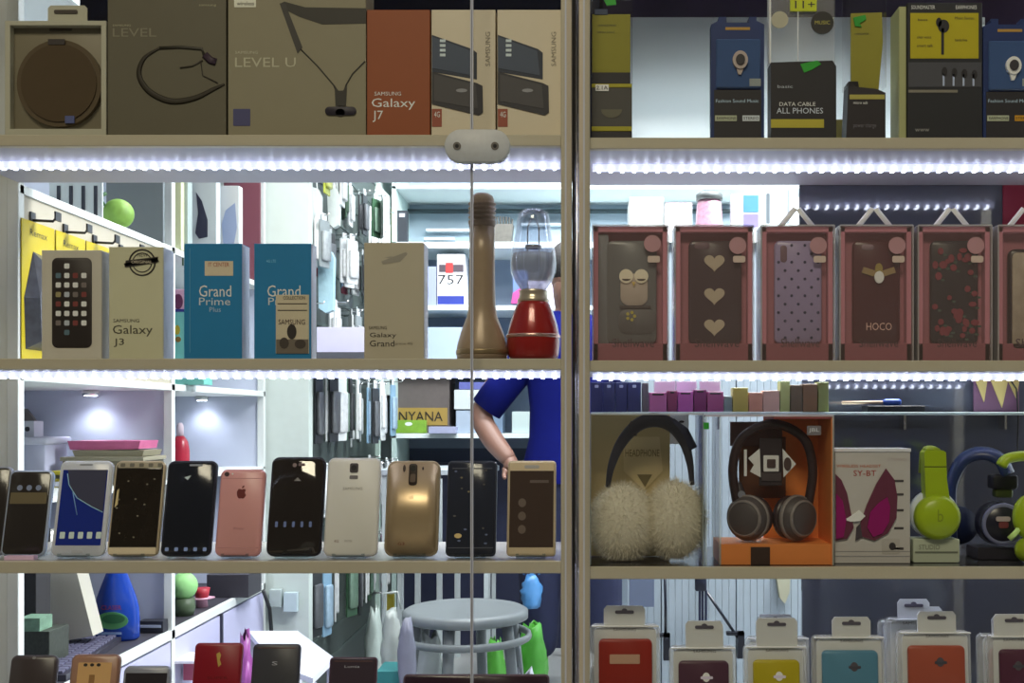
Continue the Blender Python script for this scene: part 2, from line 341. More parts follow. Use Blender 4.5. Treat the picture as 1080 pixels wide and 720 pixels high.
t, F = on('L', 1, 'phone_box', 'orange phone box with white lettering on the top shelf', 'box', 420, Y)
m = MB(F); m.pr(387, 453.5, 10.5, 140, 0, 0.055, f_(152, 72, 34)); m.build('carton', t)
m = MB(F); m.text('SAMSUNG', 395, 423, 97, 101, -.0004, PALE); m.text('Galaxy', 392, 438, 104, 116, -.0004, PALE); m.text('J7', 393, 404, 117, 129, -.0004, PALE); m.build('lettering', t)
for nm, lb, dx in (('box', 'cream phone box printed with two dark phones, beside the orange box', 0), ('box', 'cream phone box printed with two dark phones, right at the cabinet frame', 69.5)):
    t, F = on('L', 1, 'phone_box', lb, 'box', 489+dx, Y)
    m = MB(F); m.pr(455+dx, 522.5+dx, 10.5, 140, 0, 0.055, CREAM); m.build('carton', t)
    m = MB(F)
    m.pp([(455.5+dx, 37), (498+dx, 52), (503+dx, 56), (503+dx, 84), (455.5+dx, 76)], -.0005, -.0001, f_(40, 42, 46))
    m.pp([(455.5+dx, 39), (497+dx, 54), (500+dx, 80), (455.5+dx, 72)], -.0009, -.0006, f_(58, 62, 66))
    m.pp([(455.5+dx, 76), (503+dx, 88), (509+dx, 91), (509.5+dx, 119), (505+dx, 122), (455.5+dx, 110)], -.0013, -.0009, f_(46, 42, 40))
    m.pp([(458+dx, 79), (502+dx, 90), (504+dx, 115), (458+dx, 107)], -.0017, -.0013, f_(62, 56, 50))
    for q in range(4): m.pr(464+dx, 470+dx, 42+q*5, 45+q*5, -.0014, -.0010, f_(170, 170, 165))
    m.pd(487+dx, 96, 6, 2, -.0021, -.0017, f_(120, 112, 100), 12)
    m.pr(455.5+dx, 466+dx, 115, 134, -.0005, -.0001, f_(150, 72, 48)); m.build('print', t)
    m = MB(F); m.text('4G', 458+dx, 464+dx, 118, 124, -.0009, PALE)
    s_mb = m; s_mb.M = Matrix(); m.build('lettering', t)
    m = MB(F); fx, fz = F.X(515+dx), F.Z(52)
    m.M = Matrix.Translation((fx, 0, fz)) @ Matrix.Rotation(R(-90), 4, 'Y') @ Matrix.Translation((-F.X(515+dx), 0, -F.Z(52)))
    m.text('SAMSUNG', 497+dx, 533+dx, 49, 54, -.0004, f_(110, 95, 70)); m.build('lettering', t)

# ---- top shelf, right
YEL = f_(172, 152, 32); BLK = f_(40, 36, 34); NAVY = f_(30, 44, 78); GRN = f_(48, 150, 40)
t, F = on('R', 1, 'accessory_pack', 'narrow yellow and black pack in clear plastic beside the frame post', 'package', 645, Y)
m = MB(F); m.pr(624.5, 665, 14, 91, .004, .03, f_(150, 134, 30)); m.pr(624.5, 665, 76, 88, .002, .031, BLK); m.build('card', t)
m = MB(F); m.pr(624, 666.5, 90, 142, -.002, .034, f_(62, 56, 46)); m.pr(624, 666.5, 89, 93, -.003, .035, YEL); m.pr(624, 666.5, 134, 139, -.003, .035, YEL); m.pr(624, 666.5, 139.5, 143, -.003, .035, BLK); m.build('sleeve', t)
m = MB(F); m.pr(628, 642, 90, 97, -.0036, -.003, PALE); m.pr(627, 641, 9, 15, .003, .004, f_(50, 55, 65)); m.pd(645, 116, 11, 9, -.0026, -.002, f_(84, 76, 54), 20, 180, 360); m.pp([(637, 0), (649, -2), (650, 5), (640, 6)], .0, .002, GRN); m.build_each('sticker', t)
m = MB(F); m.text('HANDSFREE', 631, 650, 25, 27, .0034, BLK); m.text('stereo sound', 630, 648, 32, 34, .0034, BLK); m.text('2.1A', 629, 641, 91.5, 95.5, -.004, BLK); m.build('lettering', t)
m = MB(F); m.pr(624, 667, -8, 90, .0, .034, PLASTIC, 1, .0004); m.build('clear_cover', t)

t, F = on('R', 1, 'earphone_pack', 'navy blue hang pack with a round earphone, beside the white gap', 'package', 778, Y)
def earpack(t, F, x0, x1, top, cy, bud, lab):
    m = MB(F); c = (x0+x1)/2; q = x0+8
    m.pp([(x0, top+8), (q, top+4), (q, top), (c-12, top), (c-12, top+6), (c+12, top+6), (c+12, top), (x1-8, top), (x1-8, top+4), (x1, top+8), (x1, 143), (x0, 143)], 0, .018, f_(34, 46, 76)); m.build('card', t)
    m = MB(F); m.pr(x0+5, x1-4, top+24, top+76, -.004, .0, f_(58, 72, 92, 0.2), 2, .002); m.build('window', t)
    m = MB(F); m.pd(c+2, cy, 8, 9.5, -.009, -.004, bud, 20); m.pd(c+2, cy, 4.8, 5.5, -.011, -.009, f_(50, 44, 40), 16); m.pp([(c-2, cy+8), (c+6, cy+8), (c+3, cy+15), (c, cy+15)], -.007, -.004, bud); m.build('earbud', t)
    m = MB(F); m.pr(x0+3, x1-3, top+77, 142, -.0006, -.0001, BLK); m.pr(c-13, c+13, top+11, top+14, -.0006, -.0001, f_(180, 130, 50)); m.pr(x0+4, c-1, 122, 128, -.001, -.0006, f_(150, 145, 105)); m.pr(c+5, x1-5, 122, 128, -.001, -.0006, lab)
    m.pr(x1-16, x1-4, 84, 92, -.0046, -.004, f_(120, 118, 100)); m.build('print', t)
    m = MB(F); m.text('Fashion Sound Music', x0+5, x1-6, 105, 108.5, -.001, f_(150, 160, 180)); m.text('EARPHONE', x0+6, c-2, 123.5, 126.5, -.0014, BLK); m.text('STEREO', c+6, x1-6, 123.5, 126.5, -.0014, BLK); m.build('lettering', t)
earpack(t, F, 750, 806, 18, 65, f_(150, 128, 105), f_(175, 170, 160))
t, F = on('R', 1, 'earphone_pack', 'dark blue hang pack with a pale earbud and an orange label', 'package', 1065, Y)
earpack(t, F, 1037, 1093, 20, 71, f_(205, 192, 165), f_(222, 150, 30))

t, F = on('R', 1, 'cable_pack', 'clear topped pack over a black lower box with a yellow bar', 'package', 847, Y)
m = MB(F); m.pp([(813, 66), (878, 64), (882, 70), (882, 143), (813, 143)], 0, .03, BLK); m.build('carton', t)
m = MB(F); m.pr(812, 882, -20, 66, .008, .022, HAZE, 1); m.pr(812, 814, -20, 66, .006, .024, f_(215, 215, 215)); m.pr(842, 843.2, 10, 64, .006, .008, f_(215, 215, 215)); m.build('clear_top', t)
m = MB(F); m.pd(823, 20, 9, 9, .004, .006, f_(150, 136, 100), 20); m.pd(868, 23, 12, 12, .004, .006, f_(42, 38, 32), 22); m.pr(834, 862, -6, 11, .004, .006, f_(205, 200, 30)); m.pp([(844, 68), (862, 64), (866, 68), (856, 74), (848, 77)], -.001, 0, GRN); m.build_each('sticker', t)
m = MB(F); m.pr(813, 869, 126, 135, -.0006, -.0001, f_(190, 165, 45)); m.build('print', t)
m = MB(F); m.text('DATA CABLE', 822, 860, 108, 112, -.0006, PALE); m.text('ALL PHONES', 819, 868, 114, 120, -.0006, f_(170, 165, 150)); m.text('basic', 820, 836, 90, 93, -.0006, f_(150, 145, 130)); m.text('11+', 839, 860, 0, 8, .0035, BLK); m.text('MUSIC', 860, 876, 21, 25, .0035, f_(180, 160, 60)); m.build('lettering', t)

t, F = on('R', 1, 'accessory_pack', 'slim yellow backed pack with a black lower box and green mark', 'package', 914, Y+.015)
m = MB(F); m.pp([(901, 9), (934, 8), (935, 40), (930, 96), (901, 88)], .02, .024, f_(158, 140, 38)); m.build('card', t)
m = MB(F); m.pp([(895, 86), (905, 86), (906, 92), (925, 94), (934, 98), (934, 143), (892, 143)], 0, .03, f_(42, 36, 34)); m.pr(896, 933, 100, 105, -.0006, 0, f_(170, 150, 60)); m.build('carton', t)
m = MB(F); m.pp([(903, 14), (916, 11), (917, 16), (910, 20), (912, 24), (905, 23)], .018, .02, GRN); m.build('sticker', t)
m = MB(F); m.text('HANDSFREE', 905, 920, 30, 32, .0195, BLK); m.text('micro usb', 900, 915, 107, 110, -.0006, PALE); m.text('power charge', 900, 924, 130, 136, -.0006, f_(90, 80, 74)); m.build('lettering', t)
m = MB(F); m.pr(893, 935, -12, 92, .0, .03, PLASTIC, 1); m.build('clear_cover', t)
t, F = on('R', 1, 'cable_pack', 'small olive box half hidden behind the black cable pack', 'package', 887, .10)
m = MB(F); m.pr(880, 897, 126, 150, 0, .05, f_(130, 118, 60)); m.build('carton', t)

t, F = on('R', 1, 'earphone_box', 'black box with a bright yellow panel showing an earphone', 'box', 995, Y)
m = MB(F); m.pr(957, 1036, 3, 143, 0, .05, f_(38, 36, 34)); m.build('carton', t)
m = MB(F); m.pr(949, 956.6, 6, 143, .004, .05, f_(150, 142, 84)); m.build('side_flap', t)
m = MB(F); m.pr(960, 1032, 14, 62, -.0006, -.0001, f_(196, 168, 22)); m.pd(995, 28, 6, 7, -.0011, -.0006, BLK); m.pr(992.5, 995.5, 30, 58, -.0011, -.0006, BLK); m.pd(990, 24, 3, 5, -.0011, -.0006, BLK)
m.pr(958, 1035, 66, 92, -.0006, -.0001, f_(62, 58, 54))
for q in range(4): m.pd(996+q*10.5, 76+q, 3, 5, -.0011, -.0006, BLK, 12); m.pr(994+q*10.5, 996+q*10.5, 78, 91, -.0011, -.0006, f_(150, 150, 148))
m.pr(958, 1010, 95, 98, -.0006, -.0001, f_(110, 98, 74)); m.build('print', t)
m = MB(F); m.text('SOUNDMASTER', 961, 986, 6, 10, -.0006, PALE); m.text('EARPHONES', 1008, 1030, 6, 10, -.0006, PALE); m.text('bass', 968, 978, 20, 22.5, -.001, BLK); m.text('clear voice', 967, 982, 38, 41, -.001, BLK); m.text('smart talk', 967, 984, 47, 50, -.001, BLK); m.text('Music Stereo', 1007, 1027, 18, 21, -.001, BLK); m.text('hands free', 1007, 1020, 41, 44, -.001, BLK); m.text('www', 965, 980, 136, 139, -.0006, f_(130, 120, 100)); m.build('lettering', t)

# ---- second shelf, left
LIT_SIDE = mat((0.72, 0.74, 0.85), 0.5, noise=.04)  # strip light falling on the carton sides, put into this lavender colour
def carton(t, F, x0, x1, top, dep, m_, side=None):
    m = MB(F); m.pr(x0, x1, top, 380, 0, dep, m_)
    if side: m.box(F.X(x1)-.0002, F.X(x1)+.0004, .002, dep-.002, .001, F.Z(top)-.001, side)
    m.build('carton', t)
t, F = on('L', 2, 'phone_box', 'tan phone box printed with a dark phone full of app icons', 'box', 75, Y+.01)
carton(t, F, 44, 107, 264, .042, f_(168, 152, 120), LIT_SIDE)
m = MB(F); m.pr(55, 97, 272, 367, -.0006, -.0001, f_(46, 38, 32), 6, .0001); rnd = random.Random(3)
cs = [f_(120, 55, 45), f_(150, 145, 130), f_(75, 90, 85), f_(190, 180, 150), f_(100, 85, 70), f_(140, 120, 70)]
for r_ in range(8):
    for c_ in range(4):
        if r_ in (0, 7) and c_ != 1: continue
        m.pr(59+c_*9, 64.5+c_*9, 278+r_*10, 283.5+r_*10, -.0010, -.0006, cs[3] if rnd.random() < .35 else rnd.choice(cs), 1.2, .0001)
m.build('print', t)
t, F = on('L', 2, 'phone_box', 'yellowish phone box with a round black stamp and black lettering', 'box', 144, Y+.01)
carton(t, F, 115, 172, 260.5, .042, f_(172, 158, 112), LIT_SIDE)
m = MB(F)
for rx, ry in ((13.5, 13.5), (10, 10)):
    pts = [(150+rx*math.cos(R(a)), 277+ry*math.sin(R(a)), -.0004) for a in range(0, 360, 15)]
    m.tube([(F.X(p[0]), -.0004, F.Z(p[1])) for p in pts], .0008*F.k/kof(0) if rx < 11 else .0013, INK, 5, closed=True, flat=.3)
m.pp([(131, 278), (132, 281), (168, 276), (166, 272), (150, 275)], -.0014, -.0006, INK); m.pp([(133, 275), (167, 271), (166, 277), (132, 282)], -.0014, -.0006, INK); m.build('print', t)
m = MB(F); m.text('SAMSUNG', 119.5, 147, 336.5, 340, -.0004, INK); m.text('Galaxy', 119, 161, 343, 355, -.0004, f_(70, 62, 45)); m.text('J3', 120, 131, 357, 366, -.0004, f_(70, 62, 45)); m.text('ORIGINAL', 139, 161, 275, 278, -.0018, CREAM); m.text('NEW', 145, 156, 267, 271, -.0004, INK); m.build('lettering', t)
TEAL = f_(36, 118, 146)
t, F = on('L', 2, 'phone_box', 'teal blue phone box with a small tan sticker above the name', 'box', 224, Y+.01)
carton(t, F, 194, 255, 257, .038, TEAL, LIT_SIDE)
m = MB(F); m.pr(216, 246, 275.5, 291, -.0006, -.0001, f_(185, 160, 118)); m.build('sticker', t)
m = MB(F); m.text('IT CENTER', 220, 242, 277, 281.5, -.001, f_(170, 70, 40)); m.text('Grand', 210, 244, 301, 313, -.0004, PALE); m.text('Prime', 210, 243, 314, 322, -.0004, f_(170, 165, 145)); m.text('Plus', 221, 233, 324, 329, -.0004, f_(140, 150, 145)); m.pr(200, 200.6, 262, 372, -.0004, -.0001, f_(80, 130, 140)); m.build('lettering', t)
t, F = on('L', 2, 'phone_box', 'teal blue phone box with a large tan label over its name', 'box', 298, Y+.01)
carton(t, F, 268, 328, 257, .032, TEAL, LIT_SIDE)
m = MB(F); m.text('Grand', 282, 317, 301, 313, -.0004, PALE); m.text('Prime', 283, 316, 314, 322, -.0004, f_(170, 165, 145)); m.text('SAMSUNG', 294, 322, 337, 342.5, -.0016, f_(60, 40, 35)); m.text('COLLECTION', 299, 322, 312.5, 316, -.0016, INK); m.text('4G LTE', 281, 291, 274, 277, -.0004, f_(110, 160, 170)); m.build('lettering', t)
m = MB(F); m.pr(291, 326, 311, 373, -.0010, -.0001, f_(176, 154, 112)); m.pr(293, 324, 320, 321, -.0014, -.001, INK); m.pr(293, 324, 327, 328, -.0014, -.001, INK); m.pr(291.5, 325.5, 358, 373, -.0014, -.001, f_(96, 82, 62)); m.pd(308, 350, 5, 8, -.0018, -.0014, INK, 14); m.pd(300, 362, 5, 6, -.0018, -.0014, f_(60, 50, 40), 12); m.pd(317, 363, 6, 5, -.0018, -.0014, f_(60, 50, 40), 12); m.build('sticker', t)
t, F = on('L', 2, 'phone_box', 'plain tan phone box with three small lines of dark lettering', 'box', 416, Y+.01)
carton(t, F, 384, 447, 256, .042, f_(158, 140, 104), LIT_SIDE)
m = MB(F); m.text('SAMSUNG', 389, 408, 344, 347.5, -.0004, INK); m.text('Galaxy', 390, 418, 351, 357, -.0004, INK); m.text('Grand', 390, 416, 359, 365.5, -.0004, INK); m.text('prime 4G', 417, 435, 361, 364.5, -.0004, f_(90, 78, 58)); m.build('lettering', t)
m = MB(F); m.pp([(402, 276), (412, 272), (428, 266), (430, 268), (422, 276), (404, 279)], -.0004, -.0001, f_(128, 114, 88)); m.pp([(405, 272), (414, 270), (412, 272)], -.0004, -.0001, f_(128, 114, 88)); m.build('print', t)
# horn shaped bronze lamp
t, F = on('L', 2, 'bronze_speaker', 'bronze bottle shaped speaker with a flared bell foot and ridged grille top', 'speaker', 508.5, .075)
BR = mat((0.42, 0.31, 0.21), 0.34, 0.12, noise=.08, scale=120); k = F.k
def prof(F, P): return [(r*F.k, F.Z(q)) for r, q in P]
m = MB(F); m.lathe(prof(F, [(0.5, 377.6), (26, 377.6), (27, 375), (26.8, 368), (25.5, 362), (22.5, 351), (19, 342), (16, 334), (14.2, 322), (13.6, 300), (13.4, 268), (13.4, 240)]), (0, 0, 0), BR, 36); m.build('body', t)
m = MB(F); m.lathe(prof(F, [(27.3, 374.5), (27.6, 373), (27.6, 370.5), (27, 369)]), (0, 0, 0), mat((0.4, 0.3, 0.17), .3, .6), 36); m.build('foot_ring', t)
GR = mat((0.34, 0.25, 0.19), 0.45, 0.1, noise=.3, scale=500)
P = [(13.2, 240), (13.9, 238)]
for q in range(5): P += [(14.6, 235-q*4.6), (14.6, 233.4-q*4.6), (12.6, 233-q*4.6), (12.6, 231.2-q*4.6)]
P += [(12.8, 211), (11, 207), (7, 204.5), (0.6, 204)]
m = MB(F); m.lathe(prof(F, P), (0, 0, 0), GR, 32); m.build('grille_head', t)
# lantern
t, F = on('L', 2, 'lantern_lamp', 'red lantern lamp with a clear glass chimney and silver collar', 'lamp', 562.5, .075)
RED = mat((0.36, 0.012, 0.010), 0.22, 0.1, coat=.6, noise=.06)
m = MB(F); m.lathe(prof(F, [(0.5, 377.7), (24, 377.7), (26.6, 375), (27.8, 366), (28, 358.5), (27.6, 355), (27.2, 352), (25, 342), (21.5, 331), (18, 322), (16.5, 319), (0.5, 318.5)]), (0, 0, 0), RED, 36); m.build('base', t)
m = MB(F); m.lathe(prof(F, [(28.0, 357), (28.9, 356), (28.9, 354), (27.6, 353)]), (0, 0, 0), mat((.75, .5, .45), .25, .8), 36); m.build('base_ring', t)
m = MB(F); m.lathe(prof(F, [(0.4, 319), (16.6, 319), (16.8, 316), (15.2, 314.5), (14.6, 309), (15.4, 307), (13, 306), (0.4, 306)]), (0, 0, 0), mat((.60, .52, .40), .28, .7), 32); m.build('collar', t)
GL2 = clear('lamp glass', (.93, .94, .97), .13, .05)
m = MB(F); m.lathe(prof(F, [(11, 308), (15, 304), (20, 297), (23.8, 287), (24.6, 277), (23.4, 266), (20.8, 254), (18.6, 243), (17.6, 232), (15.6, 226), (12, 222.5), (8, 221), (8, 221.5), (11.5, 223.5), (15, 227), (17, 233), (18, 244), (20.2, 255), (22.8, 267), (24, 277), (23.2, 286.5), (19.5, 296), (14.5, 303.5), (11, 307)]), (0, 0, 0), GL2, 36); m.build('chimney', t)
m = MB(F); m.lathe(prof(F, [(0.4, 306), (13, 305.5), (19, 297), (22.8, 287), (23.7, 278), (23, 272), (21.4, 268), (0.4, 267)]), (0, 0, 0), milky('frosted bulb', (.95, .95, 1.0), .42), 30); m.build('frosted_bulb', t)
m = MB(F)
for dx in (-6, 6): m.tube([(F.X(562.5+dx), 0, F.Z(281)), (F.X(562.5+dx), 0, F.Z(240)), (F.X(562.5+dx*.4), 0, F.Z(231))], .0012, CHROME, 6)
m.lathe(prof(F, [(.4, 262), (9, 262), (9, 259), (.4, 259)]), (0, 0, 0), CHROME, 20); m.build('wire_holder', t)

# ---- second shelf, right: pink case boxes
PINK = f_(170, 100, 96); PK2 = f_(146, 84, 80); HOLO = f_(160, 112, 100)
HZP = milky('pink haze plastic', (.85, .66, .66), .11)  # pink tint paints a haze over the clear box fronts
CASES = [
 (625, 705, 'owl', 'pink phone case box showing a grey case with a sleeping owl', False),
 (712, 795, 'hearts', 'pink phone case box showing a black case with three tan hearts', False),
 (803, 880, 'dots', 'pink phone case box showing a lilac case with navy dots', True),
 (886, 963, 'bee', 'pink phone case box showing a maroon case with a gold winged ornament', True),
 (968.5, 1046, 'roses', 'pink phone case box showing a black case with red flowers', True),
 (1053, 1132, 'gold', 'pink phone case box at the frame edge showing a tan case with black rim', True)]
for x0, x1, kind, lb, tab in CASES:
    c = (x0+x1)/2; t, F = on('R', 2, 'phone_case_box', lb, 'box', c, Y, group='pink phone case boxes on the second shelf'); zt = 237.5
    m = MB(F); m.pr(x0+1, x1-1, zt+1, 379, .020, .048, PK2, 0, .0005); m.pr(x0+1, x1-1, 362, 379, .004, .02, f_(128, 66, 64)); m.pr(x0+1, x0+6, zt+1, 379, .004, .02, PINK); m.pr(x1-6, x1-1, zt+1, 379, .004, .02, PINK); m.pr(x0+1, x1-1, zt+1, zt+7, .004, .02, PINK); m.build('card_tray', t)
    a, b, u, v = x0+15, x1-12, 253, 362
    if kind == 'gold': a, b, u, v = x0+13, x1-4, 262, 372
    base = {'owl': (86, 82, 70), 'hearts': (56, 42, 40), 'dots': (128, 108, 118), 'bee': (72, 34, 34), 'roses': (42, 38, 36), 'gold': (140, 118, 88)}[kind]
    m = MB(F); m.pr(a, b, u, v, .008, .016, f_(*base, .3), 6, .002)
    if kind == 'gold': m = MB(F); m.pr(a, b, u, v, .006, .016, f_(30, 26, 26, .3), 7, .002); m.pr(a+3, b-3, u+4, v-4, .004, .008, f_(*base, noise=.25, scale=80), 5, .001)
    m.build('phone_case', t)
    m = MB(F); yy, y2 = .0074, .0080; cc = (a+b)/2
    if kind == 'owl':
        m.pr(a-12, a+2, 246, 372, .0092, .010, f_(96, 92, 80), 3, .0003)
        m.pr(cc-12, cc+17, 288, 322, .0055, .008, f_(158, 134, 104), 9, .001)
        for e in (-6, 10): m.pd(cc+e, 291, 7.4, 7.4, .003, .0055, f_(196, 172, 128), 22); m.pd(cc+e, 294, 4.5, 2.0, .0024, .003, f_(60, 46, 34), 14, 180, 360)
        m.pp([(cc, 297), (cc+4, 297), (cc+2, 302)], .0024, .003, f_(200, 160, 70)); m.pr(cc-13, cc+20, 322, 325, .0055, .008, f_(60, 52, 44)); m.pr(cc-14, cc+26, 326, 352, .0068, .008, f_(76, 70, 60), 9, .0003)
        for q in range(5): m.pd(cc-1+4*math.cos(q*1.256), 333+4*math.sin(q*1.256), 1.8, 1.8, .006, .0068, f_(176, 150, 50), 8)
    if kind == 'hearts':
        m.pr(cc-22, cc-6, 255, 262, yy, y2, f_(90, 66, 62), 3, .0002)
        for hy in (268, 303, 336):
            pts = []
            for q in range(0, 360, 12):
                tt = R(q); pts.append((cc-1+.68*16*math.sin(tt)**3, hy+8-.62*(13*math.cos(tt)-5*math.cos(2*tt)-2*math.cos(3*tt)-math.cos(4*tt))))
            m.pp(pts, .0055, y2, f_(158, 134, 98))
    if kind == 'dots':
        m.pr(a+6, a+13, 258, 276, yy, y2, f_(96, 68, 66), 3, .0002)
        for r_ in range(12):
            for c_ in range(4):
                px = a+4+c_*14+(7 if r_ % 2 else 0)
                if px < b-2 and not (r_ < 2 and c_ == 0): m.pd(px, 258+r_*8.9, 1.6, 1.6, yy, y2, f_(34, 34, 52), 8)
    if kind == 'bee':
        m.pr(a+9, a+22, 257, 263, yy, y2, f_(110, 84, 78), 3, .0002)
        m.pd(cc+2, 292, 5, 6.5, .003, .0055, f_(214, 196, 150), 16); m.pd(cc+2, 283, 4, 6, .0045, .0075, f_(150, 120, 50), 12)
        for sx in (-1, 1): m.pp([(cc+2, 286), (cc+2+sx*16, 281), (cc+2+sx*18, 287), (cc+2+sx*6, 291)], .0055, y2, f_(140, 108, 60))
    if kind == 'roses':
        rn = random.Random(5)
        for q in range(34):
            px, py = rn.uniform(a+4, b-4), rn.uniform(u+5, v-8); m.pd(px, py, rn.uniform(2.6, 4.6), rn.uniform(2.6, 4.6), .0070-q*.00004, y2, f_(122, 44, 46), 7)
            m.pd(px+5, py+4, 2.4, 1.4, .0074, y2, f_(52, 62, 48), 6)
    if m.v: m.build('ornament', t)
    m = MB(F); m.pd(x1-17, 259 if kind not in ('owl',) else 257, 9, 9, -.0008, 0, HOLO, 22); m.pr(x1-22, x1-9, 270, 277, -.0008, 0, f_(178, 148, 118), 2, .0002); m.build_each('sticker', t)
    m = MB(F)
    for q, (pt_, wd) in enumerate([('i Phone Case', 44)]): m.text('Shellwave', a+6, b-3, 357, 366, .0034 if kind != 'gold' else .003, f_(200, 170, 150) if q else f_(64, 44, 42))
    if kind == 'bee': m.text('HOCO', a+14, b-9, 340, 348, .0070, f_(190, 140, 110))
    m.build('lettering', t)
    m = MB(F); m.pr(x0, x1, zt, 379.5, 0, .05, HZP, 1, .0005); m.build('clear_box', t)
    m = MB(F)
    for e in (x0, x1): m.pr(e-.8, e+.8, zt, 379.5, -.0006, .0504, milky('box edge', (.8, .75, .78), .45), 0, .0002)
    m.pr(x0, x1, zt-.6, zt+1, -.0006, .0504, milky('box rim', (.85, .82, .85), .5), 0, .0002); m.build('box_edges', t)
    if tab:
        h = c+2 if x0 < 1050 else c-4
        m = MB(F); TW = mat((.9, .9, .95), .4); m.pt([(h-19, 238, .025), (h-2, 217, .025), (h+2, 217, .025), (h+19, 238, .025)], 0, 2.9, TW, 6, .5); m.pt([(h-12, 237, .024), (h+12, 237, .024)], 0, 1.6, TW, 6, .4); m.build('hang_tab', t)
# ---- third shelf, left: leaning phones
class LFrame(Frame):
    def __init__(s, cx, base, y, kz): Frame.__init__(s, cx, base, y); s.kz = kz
    def Z(s, q): return (s.base-q)*s.kz
def lean_on(side, row, name, label, cat, cx, top, y, lean=13, roll=0, group=None, base=None):
    z = SHELF_Z[(side, row)]; k = kof(y); b = VPY-(z-EYE)/k
    lo, hi = .02, .5
    for _ in range(40):
        h = (lo+hi)/2; yt = y+h*math.sin(R(lean)); py = VPY-(z+h*math.cos(R(lean))-EYE)/kof(yt)
        if py > top: lo = h
        else: hi = h
    t = thing(name, label, cat, ((cx-VPX)*k, y, z+0.0035), (R(-lean), R(roll), 0), group)
    return t, LFrame(cx, b, y, h/(b-top))
STAND = clear('stand plastic', (.8, .85, .88), .10, .1)
def phone(cx, top, wd, label, rim, face, face_on, y=.035, lean=13, row=3, side='L', r=7, th=.0085, draw=None, screen=None, stand=True, roll=0, name='smartphone'):
    t, F = lean_on(side, row, name, label, name.replace('smart', ''), cx, top, y, lean, roll)
    x0, x1 = cx-wd/2, cx+wd/2; b = F.base
    m = MB(F); m.pr(x0, x1, top, b, 0, th, rim, r, .0018); m.build('body', t)
    m = MB(F); e = 2.0; m.pr(x0+e, x1-e, top+e, b-e, -.0006, .0006, face, max(1, r-e), .0004); m.build('front_glass' if face_on else 'back_cover', t)
    if screen: s = MB(F); s.pr(x0+screen[0], x1-screen[0], top+screen[1], b-screen[2], -.0010, -.0006, screen[3], .4, .0001); s.build('screen', t)
    if draw: draw(t, F, x0, x1, top, b)
    if stand:
        m = MB(); k = F.k; hw = wd*.30*k
        m.prism([(-hw, 0), (hw, 0), (hw, .005), (hw*.8, .005), (hw*.8, .003), (-hw*.8, .003), (-hw*.8, .005), (-hw, .005)], -.012, -.009, STAND)
        m.box(-hw, hw, -.009, .045, -.0030, -.0002, STAND)
        o = m.build('phone_stand', None, 'clear plastic stand under the '+' '.join(label.split(',')[0].split(' with ')[0].split()[:11]), 'stand'); o.location = (t.location[0], t.location[1], t.location[2])
    return t, F
def spk(m, cx, y, w_=8, c=None): m.pr(cx-w_, cx+w_, y, y+2, -.0011, -.0006, c or f_(130, 125, 115), 1, .0001)
GB = f_(30, 30, 32, .12, noise=0, spec=.6); GB2 = f_(44, 38, 32, .15, noise=0)
SIL = f_(150, 150, 146, .3, metal=.3); GOLD = f_(178, 150, 105, .3, metal=.3)
def d1(t, F, x0, x1, a, b):
    m = MB(F); m.pr(x0+4, x1-4, a+24, a+36, -.0010, -.0006, f_(96, 80, 50), 1, .0001)
    for q in range(3): m.pd(x0+13+q*10, a+19, 3, 3, -.0010, -.0006, f_(110, 112, 118), 10)
    m.build('icons', t)
phone(23, 498, 47, 'black phone with silver edge at the far end, three icons on screen', SIL, GB2, True, draw=d1)
def d2(t, F, x0, x1, a, b):
    m = MB(F); m.pp([(x0+9, a+10), (x1-5, a+10), (x1-5, a+54), (x1-14, a+51), (x0+26, a+42), (x0+14, a+30)], -.0014, -.0010, f_(50, 48, 58))
    m.pt([(x0+9, a+14, -.0014), (x0+12, a+26, -.0014), (x0+22, a+40, -.0014), (x0+38, a+49, -.0014), (x1-5, a+55, -.0014)], 0, .5, f_(130, 160, 190), flat=.3); m.pt([(x0+17, a+34, -.0014), (x0+24, a+58, -.0014)], 0, .5, f_(110, 140, 180), flat=.3)
    for q in range(5): m.pr(x0+8+q*9.6, x0+13.5+q*9.6, b-25, b-18, -.0016, -.0011, f_(175, 180, 205), 1, .0001)
    spk(m, (x0+x1)/2, a+3.5, 7); m.pr((x0+x1)/2-6, (x0+x1)/2+6, b-6, b-3, -.0011, -.0006, f_(150, 142, 128), 1.5, .0001); m.build('icons', t)
phone(81, 488, 56, 'white phone showing a dark blue wallpaper with a curved line', f_(176, 168, 152), f_(172, 164, 148, .25), True, draw=d2, screen=(4, 10, 11, f_(36, 48, 112, .2)))
def d3(t, F, x0, x1, a, b):
    m = MB(F); m.pr(x0+2, x1-2, b-9, b-2, -.0011, -.0006, f_(190, 164, 118, .3), 1, .0001); m.pr(x0+3, x1-3, a+2, a+8, -.0011, -.0006, f_(150, 132, 98, .3), 2, .0001)
    for q in range(5): m.pr(x0+6+q*10, x0+11+q*10, a+3, a+7, -.0014, -.0011, f_(96, 86, 66), 1, .0001)
    rn = random.Random(9)
    for q in range(10): m.pd(rn.uniform(x0+6, x1-6), rn.uniform(a+14, b-14), 1.2, .9, -.0012, -.0009, f_(104, 92, 68), 7)
    m.pp([(x0+5, a+32), (x0+7, a+30), (x0+7, a+47), (x0+4, a+50)], -.0012, -.0009, f_(190, 160, 100)); m.build('trim', t)
phone(139, 488, 54, 'gold rimmed phone with a black screen and cream bottom band', GOLD, GB2, True, draw=d3, screen=(3, 9, 10, f_(36, 30, 24, .1, noise=.5, scale=30)))
